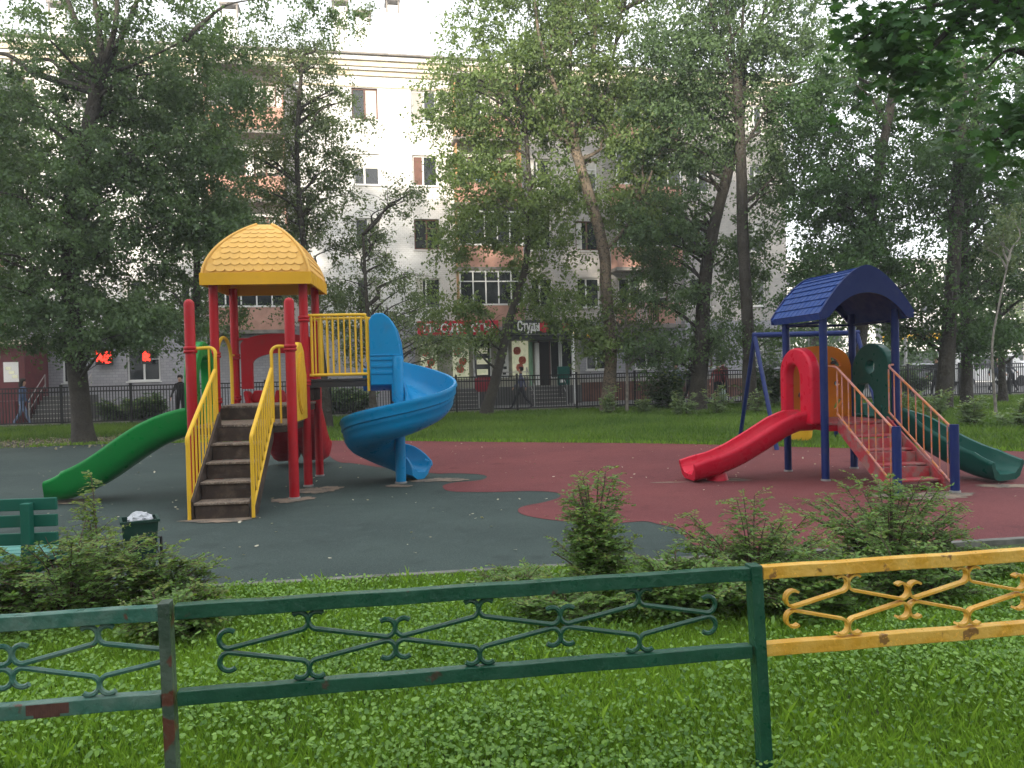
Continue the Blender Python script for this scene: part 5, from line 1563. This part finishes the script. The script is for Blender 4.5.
T('straight grey trunked poplar whose top is cut and fans into thin branches', [(750, 408, 27.5), (748, 330, 27.5), (743, 240, 27.5), (741, 160, 27.5), (737, 74, 27.5)], .22, .17,
  [(730, 25, 95, 50, 27, 2.4, 150), (800, 75, 60, 65, 27, 2.2, 130), (790, 150, 30, 50, 27, 1.4, 46), (775, 190, 26, 50, 27, 1.2, 36), (690, 60, 60, 50, 27, 2.0, 90), (770, 330, 22, 24, 27, 1.0, 14), (740, -50, 140, 50, 27, 2.4, 120)], 'leaf_a', seed=8, lsize=.09, per=130, cl_r=.7,
  limbs=[([(737, 80, 27.5), (720, 40, 27.3), (705, -20, 27)], .08, .03), ([(737, 80, 27.5), (730, 30, 27.4), (722, -30, 27)], .08, .03), ([(738, 80, 27.5), (742, 30, 27.4), (745, -30, 27)], .08, .03), ([(738, 80, 27.5), (755, 40, 27.4), (770, -10, 27)], .08, .03), ([(742, 150, 27.5), (760, 120, 27.2), (776, 90, 27)], .06, .02)], nlimb=40)
T('dark leafy tree with a slanting trunk right behind the blue roof', [(853, 420, 24.5), (862, 330, 24.5), (868, 240, 24.5), (880, 165, 24.5), (893, 90, 24.5), (905, 10, 24.5)], .18, .11,
  [(840, 270, 52, 45, 24, 2.0, 130), (830, 200, 40, 40, 24, 1.8, 70), (900, 260, 40, 50, 24, 1.8, 60), (880, 180, 62, 50, 24, 2.0, 80), (840, 100, 55, 60, 24.5, 2.0, 95), (800, 300, 26, 18, 24, 1.0, 20), (915, 60, 60, 60, 24.5, 2.0, 70)], 'leaf_d', seed=9, lsize=.085, per=140, cl_r=.62, nlimb=44)
T('thick trunked tall tree right of the blue roof', [(943, 412, 26), (949, 330, 26), (955, 240, 26), (960, 150, 26), (962, 60, 26)], .25, .15,
  [(965, 150, 55, 60, 25.5, 2.2, 90), (945, 300, 30, 24, 25.5, 1.4, 24), (1000, 80, 60, 60, 25.5, 2.2, 90), (975, 240, 40, 40, 25.5, 1.6, 40), (930, 190, 40, 40, 25.5, 1.6, 36), (915, 320, 28, 24, 26, 1.2, 34), (985, 335, 40, 18, 26, 1.2, 40)], 'leaf_d', seed=10, lsize=.09, per=130, cl_r=.66, nlimb=40)
T('straight medium trunked tree just right of the thickest right trunk', [(967, 408, 27), (966, 330, 27), (964, 250, 27), (972, 160, 27), (980, 60, 27)], .17, .10,
  [(1000, 190, 50, 40, 27, 1.8, 54), (985, 290, 30, 25, 27, 1.3, 18), (940, 110, 50, 60, 27, 1.8, 50), (990, 330, 30, 22, 27, 1.3, 26), (1015, 240, 40, 40, 27, 1.4, 40)], 'leaf_d', seed=12, lsize=.09, per=120, cl_r=.66)
T('thin black trunked tree near the right edge', [(1003, 403, 29), (1001, 350, 29), (998, 290, 29), (1004, 200, 29)], .12, .07,
  [(1012, 270, 40, 40, 28.5, 1.8, 60), (1010, 330, 34, 16, 28.5, 1.4, 24), (1040, 200, 50, 60, 28.5, 2, 60)], 'leaf_d', seed=13, lsize=.09, per=120, cl_r=.66)
T('thin pale leaning sapling in the grass at right', [(996, 414, 22), (992, 350, 22), (998, 310, 22), (1008, 262, 22)], .035, .02, [(1010, 240, 24, 40, 22, .7, 34)], 'leaf_c', seed=14, bark='bark_pale', per=90, cl_r=.4, flare=.01, nlimb=4)
T('young slim tree in front of the brown wall between two trunks', [(627, 412, 29), (627, 370, 29), (625, 330, 29), (628, 290, 29)], .06, .03, [(640, 335, 26, 16, 28.6, .9, 18), (615, 320, 20, 16, 28.6, .8, 10)], 'leaf_a', seed=15, per=110, cl_r=.5, bark='bark_pale', flare=.01)
# trees further off that close the gaps at the right and left
T('distant tree beyond the street behind the play house', [(815, 400, 52), (815, 330, 52), (820, 250, 52)], .25, .12, [(800, 350, 30, 20, 52, 2.5, 30), (830, 320, 46, 36, 52, 3, 90), (860, 365, 40, 22, 52, 2.5, 50), (905, 350, 26, 20, 52, 2.5, 26)], 'leaf_d', seed=16, lsize=.16, per=90, cl_r=1.3, group='distant trees beyond the street')
T('distant rounded tree beyond the street between the right trunks', [(1000, 400, 62), (1000, 340, 62), (1000, 300, 62)], .25, .12, [(990, 325, 40, 32, 62, 3, 60), (930, 350, 24, 22, 60, 2.5, 26), (1035, 300, 30, 40, 62, 3, 40)], 'leaf_c', seed=17, lsize=.18, per=90, cl_r=1.4, group='distant trees beyond the street')
T('dense green tree outside the left edge over the maroon porch', [(-70, 440, 25), (-70, 300, 25), (-60, 150, 25)], .28, .14, [(-30, 250, 70, 90, 25, 2.4, 110), (10, 130, 60, 60, 25.5, 2.2, 70)], 'leaf_a', seed=18, lsize=.09, per=120, cl_r=.7)

# near maple: trunk just outside the frame on the right, two boughs reach into view
def maple():
    rg = np.random.default_rng(77)
    base = Vector((9.6, 9.4, 0))
    e_ = empty('maple_tree', 'near maple with broad lobed leaves hanging into the top right corner', 'tree', base)
    mb = MB(); sub = lambda p: p - base
    pts = curve_pts([base + Vector((0, 0, -.05)), base + Vector((-.1, 0, 2.0)), base + Vector((-.3, .1, 4.2)), base + Vector((-.4, .1, 7.5))], 6)
    rough_tube(mb, [sub(p) for p in pts], .22, .12, 12, 3, .1)
    spots = []
    boughs = [([base + Vector((-.25, .1, 4.6)), P(1060, 20, 9.2), P(980, 0, 9.0), P(900, 15, 8.8), P(858, 42, 8.7)], 60), ([base + Vector((-.2, 0, 3.9)), P(1060, 120, 9.0), P(1015, 125, 8.9), P(985, 150, 8.8)], 34),
              ([base + Vector((-.25, .1, 5.1)), P(1040, -40, 9), P(940, -50, 8.9), P(860, -20, 8.8)], 40), ([P(980, 0, 9.0), P(930, 50, 8.8), P(905, 90, 8.7)], 34), ([base + Vector((-.3, 0, 4.4)), P(1050, 60, 9.2), P(1010, 50, 9.1), P(985, 70, 9.0)], 6)]
    for pl, n_ in boughs:
        lp_ = curve_pts(pl, 6); rough_tube(mb, [sub(p) for p in lp_], .045, .010, 6, 2)
        for k in range(n_):
            q = lp_[rg.integers(len(lp_) // 3, len(lp_))] + Vector((rg.normal(0, .20), rg.normal(0, .25), rg.normal(-.02, .16)))
            spots.append(q)
    for _ in range(60):
        spots.append(P(rg.uniform(990, 1120), rg.uniform(-60, 20), rg.uniform(8.8, 9.8)))
    for _ in range(90):
        spots.append(base + Vector((rg.normal(0, 1.6), rg.normal(0, 1.6), rg.uniform(5.2, 8.5))))
    mb.build('trunk', M['bark'], e_, smooth=True)
    # lobed leaf outline
    ang = [-90, -62, -40, -20, -2, 18, 34, 52, 68, 90]; rad = [.10, .34, .22, .46, .30, .52, .34, .50, .36, .62]
    half = [(r_ * math.cos(R(a)), r_ * math.sin(R(a))) for a, r_ in zip(ang, rad)]
    out = half + [(-x, y) for x, y in reversed(half[1:-1])]
    k = len(out); Vs = []; tt = []
    for s in spots:
        ct = rg.uniform(0, .6)
        for j in range(rg.integers(11, 17)):
            c = np.array(sub(s)) + rg.normal(0, .15, 3) * np.array([1, 1, .7]); s_ = rg.uniform(.09, .16)
            nrm = unit((np.array([0, -.25, .9]) + rg.normal(0, .38, 3))[None])[0]; d = unit(np.cross(nrm, rg.normal(0, 1, 3))[None])[0]
            d = unit((d + np.array([0, 0, -.5]))[None])[0]; sd = unit(np.cross(d, nrm)[None])[0]
            Vs.append(np.array([c + sd * x * s_ * 1.2 + d * y * s_ * 1.2 + nrm * (-abs(x) * .25 * s_) for x, y in out])); tt.append(min(1, ct + rg.uniform(0, .4)))
    np_mesh('crown', np.concatenate(Vs), k, M['leaf_m'], e_, np.array(tt))
maple()

# ------------------------------------------------------------------ shrubs
def shrub(label, pos, h, spread, nst, leaf='leaf_s', ls=.022, young=.12, name='shrub', group=None, seed=0, bare=0, tw=(.10, .24), pitch=.016, up=.6):
    rg = np.random.default_rng(seed + 500); e_ = empty(name, label, 'bush', pos, 0, group)
    mb = MB(); C = []; D = []; Yg = []
    for i in range(nst):
        a = rg.uniform(0, 2 * math.pi); s = spread * rg.uniform(.15, 1.0); hh = h * rg.uniform(.45, 1.05) * (1 - .35 * (s / spread) ** 2)
        b0 = Vector((math.cos(a) * s * .18, math.sin(a) * s * .18, -.02)); tip = Vector((math.cos(a) * s, math.sin(a) * s, hh))
        mid = b0.lerp(tip, .5) + Vector((-math.cos(a) * s * .12, -math.sin(a) * s * .12, hh * .16 * up))
        pl = curve_pts([b0, mid, tip], 8); mb.tube(pl, [.006 * (1 - .8 * q / len(pl)) + .0012 for q in range(len(pl))], 4)
        if i < bare: continue
        for q in range(3, len(pl)):
            for r_ in range(2):
                p = pl[q]; ta = a + rg.normal(0, 1.1); L_ = rg.uniform(*tw) * (1.15 - .5 * q / len(pl))
                dv = Vector((math.cos(ta), math.sin(ta), rg.normal(.25, .3))); dv.normalize()
                n_ = int(L_ / (pitch * 1.25))
                mb.tube([p, p + dv * L_ * .5 + Vector((0, 0, .01)), p + dv * L_], [.002, .0015, .001], 3)
                sd = Vector((-dv.y, dv.x, 0)).normalized()
                for m_ in range(n_):
                    f = (m_ + .5) / n_; c = p + dv * L_ * f + Vector((0, 0, .01 * math.sin(f * 3.1) - .02 * f * f))
                    for sg_ in (-1, 1):
                        C.append(c); D.append(dv * .55 + sd * sg_ + Vector(rg.normal(0, .25, 3))); Yg.append((q / len(pl)) ** 3 * rg.uniform(0, 1) + rg.uniform(-.1, .12))
    mb.build('stems', M['stem'], e_, fix=False)
    if C:
        C = np.array([list(c) for c in C]); D = unit(np.array([list(c) for c in D])); n_ = len(C)
        Nn = unit(rg.normal(0, .35, (n_, 3)) + np.array([0, -.1, 1.0])); Nn = unit(Nn - D * (D * Nn).sum(1)[:, None])
        ln = ls * rg.uniform(.6, 1.35, n_); Yg = np.array(Yg)
        V = quads(C, D, Nn, ln * 1.3, ln * .82)
        yk = Yg > (.6 - young)
        np_mesh('foliage', V[~yk].reshape(-1, 3), 4, M[leaf], e_, np.clip(rg.normal(.40, .25, (~yk).sum()), 0, 1))
        if yk.sum() > 10: np_mesh('young_leaves', V[yk].reshape(-1, 3), 4, M['leaf_y'], e_, rg.uniform(0, 1, yk.sum()))
    return e_
gB = 'bushes along the near edge of the playground'
shrub('wide straggly bush in front of the litter bin', (-2.95, 5.25, 0), .68, .66, 36, seed=1, group=gB, young=.26, bare=12, up=1)
shrub('leafy low bush at the left edge in front of the bench', (-3.4, 4.9, 0), .46, .5, 30, seed=2, group=gB, young=.25, ls=.027)
shrub('rounded upright bush in the middle with bare reddish twigs on top', (.55, 5.55, 0), .90, .33, 38, seed=3, group=gB, young=.18, bare=7, up=1)
shrub('fine leaved spreading bush behind the green and yellow fence joint', (1.62, 5.45, 0), .68, .55, 34, seed=4, group=gB, young=.26, bare=5)
shrub('feathery bush in front of the worn red steps', (2.82, 6.0, 0), .74, .70, 38, seed=5, group=gB, young=.08, bare=4)
shrub('low bush in front of the middle bush, behind the green fence', (.35, 5.0, 0), .32, .5, 16, seed=6, group=gB, young=.1, ls=.026)
shrub('low dark bush just left of the green fence post', (1.0, 5.05, 0), .42, .5, 26, seed=7, group=gB, young=.06, ls=.026)
shrub('low bush directly behind the left end of the yellow fence', (1.9, 5.0, 0), .42, .5, 26, seed=8, group=gB, young=.06, ls=.026)
shrub('low bush behind the middle of the yellow fence', (2.6, 5.3, 0), .42, .5, 24, seed=9, group=gB, young=.06, ls=.026)
shrub('low sparse bush near the right edge behind the yellow fence', (3.4, 5.8, 0), .30, .45, 12, seed=10, group=gB, young=.1, ls=.026)
shrub('small leafy bush below the wide straggly bush at left', (-2.15, 4.9, 0), .30, .40, 18, seed=11, group=gB, young=.15, ls=.026)
shrub('tiny tuft of twigs behind the green fence, left of the middle bush', (-.0, 5.75, 0), .16, .3, 12, seed=12, group=gB, young=.2)
shrub('sparse low sprigs right in front of the litter bin', (-2.42, 5.5, 0), .50, .32, 18, seed=13, group=gB, young=.3, bare=4, up=1)
shrub('tall thin yellowish sprigs rising between the bench and the bin', (-2.95, 5.65, 0), .95, .22, 9, seed=14, group=gB, young=.45, bare=1, up=1)
gC = 'small pale shrubs at the foot of the back railing'
for i, (px, d, h, lab) in enumerate(((610, 27.5, 1.0, 'pale shrub at the foot of the pollarded tree'), (645, 28, .7, 'small pale shrub left of the thick leaning trunk'), (683, 25.5, .9, 'pale shrub left of the swing, at the foot of the thick leaning trunk'), (716, 26, 1.35, 'tallest pale shrub left of the swing legs'), (757, 26, 1.0, 'pale shrub between the swing legs'), (905, 21, .8, 'shrub in the grass right of the play house'), (935, 21.5, .9, 'shrub at the foot of the thickest right trunk'), (972, 19, .8, 'shrub in the grass right of the twin trunks'), (1015, 18.5, .8, 'shrub in the grass at the right edge'))):
    q = P(px, 400, d); shrub(lab, (q.x, q.y, 0), h, .45 if h < 1.2 else .6, 7, leaf='leaf_p', ls=.065, pitch=.055, tw=(.15, .35), seed=20 + i, group=gC, young=.1)
gD = 'dark bushes beyond the railing'
for i, (px, d, h, lab) in enumerate(((150, 31.5, 1.0, 'low green bush beyond the railing under the lit red signs'), (120, 32, .8, 'low green bush right of the left trunk beyond the railing'), (335, 33, 1.3, 'green bush beyond the railing behind the roofed tower'), (355, 34, 1.0, 'green bush beyond the railing under the yellow bridge'), (895, 37, 1.5, 'dark bush beyond the railing right of the blue posts'), (915, 38, 1.4, 'dark bush beyond the railing next to the thickest trunk'), (668, 29.8, 2.0, 'tall dark shrub left of the thick leaning trunk'), (770, 31, 2.4, 'dark shrub under the swing beam'))):
    q = P(px, 400, d); shrub(lab, (q.x, q.y, 0), h, .9 if h < 2 else 1.2, 20, leaf='leaf_d', ls=.11, pitch=.07, tw=(.3, .6), seed=40 + i, group=gD, young=0)

# ------------------------------------------------------------------ unseen block added behind the camera to cast shade over the playground
hz = MB(); hz.bx(-420, 420, -70, 720, -1.0, 32)
hm = bpy.data.materials.new('haze'); hm.use_nodes = True
hn = hm.node_tree.nodes; hn.remove(hn['Principled BSDF'])
hv = hn.new('ShaderNodeVolumePrincipled'); hv.inputs['Color'].default_value = (.92, .95, 1.0, 1); hv.inputs['Density'].default_value = .0013
hv.inputs['Anisotropy'].default_value = .3
hm.node_tree.links.new(hv.outputs[0], hn['Material Output'].inputs['Volume'])
ho = hz.build('haze', hm); ho['kind'] = 'stuff'; ho['label'] = 'thin pale summer haze over the whole yard'
nb_ = empty('added_shade_block', 'long pale apartment block added unseen behind the viewer to shade the playground', 'building', (-45, -22, 0), 0)
bl = MB(); bl.bx(0, 90, -12, -.2, 0, 21.6); bl.build('core', M['glass'], nb_)
wh2 = [(1.5 + i * 3.4, 3.1 + i * 3.4, 1.2 + f * 3.0, 2.7 + f * 3.0) for i in range(26) for f in range(7)]
wb = MB(); src = wall_holes(0, 90, 0, 21.6, wh2)
for p_ in src.v: wb.v.append((p_[0], -p_[1], p_[2]))
wb.f = src.f; wb.m = src.m
wb.build('wall', M['white_brick'], nb_, fix=False)
bl = MB(); bl.bx(-.4, 90.4, -12.4, .4, 21.6, 21.9); bl.build('roof', M['roof_metal'], nb_)
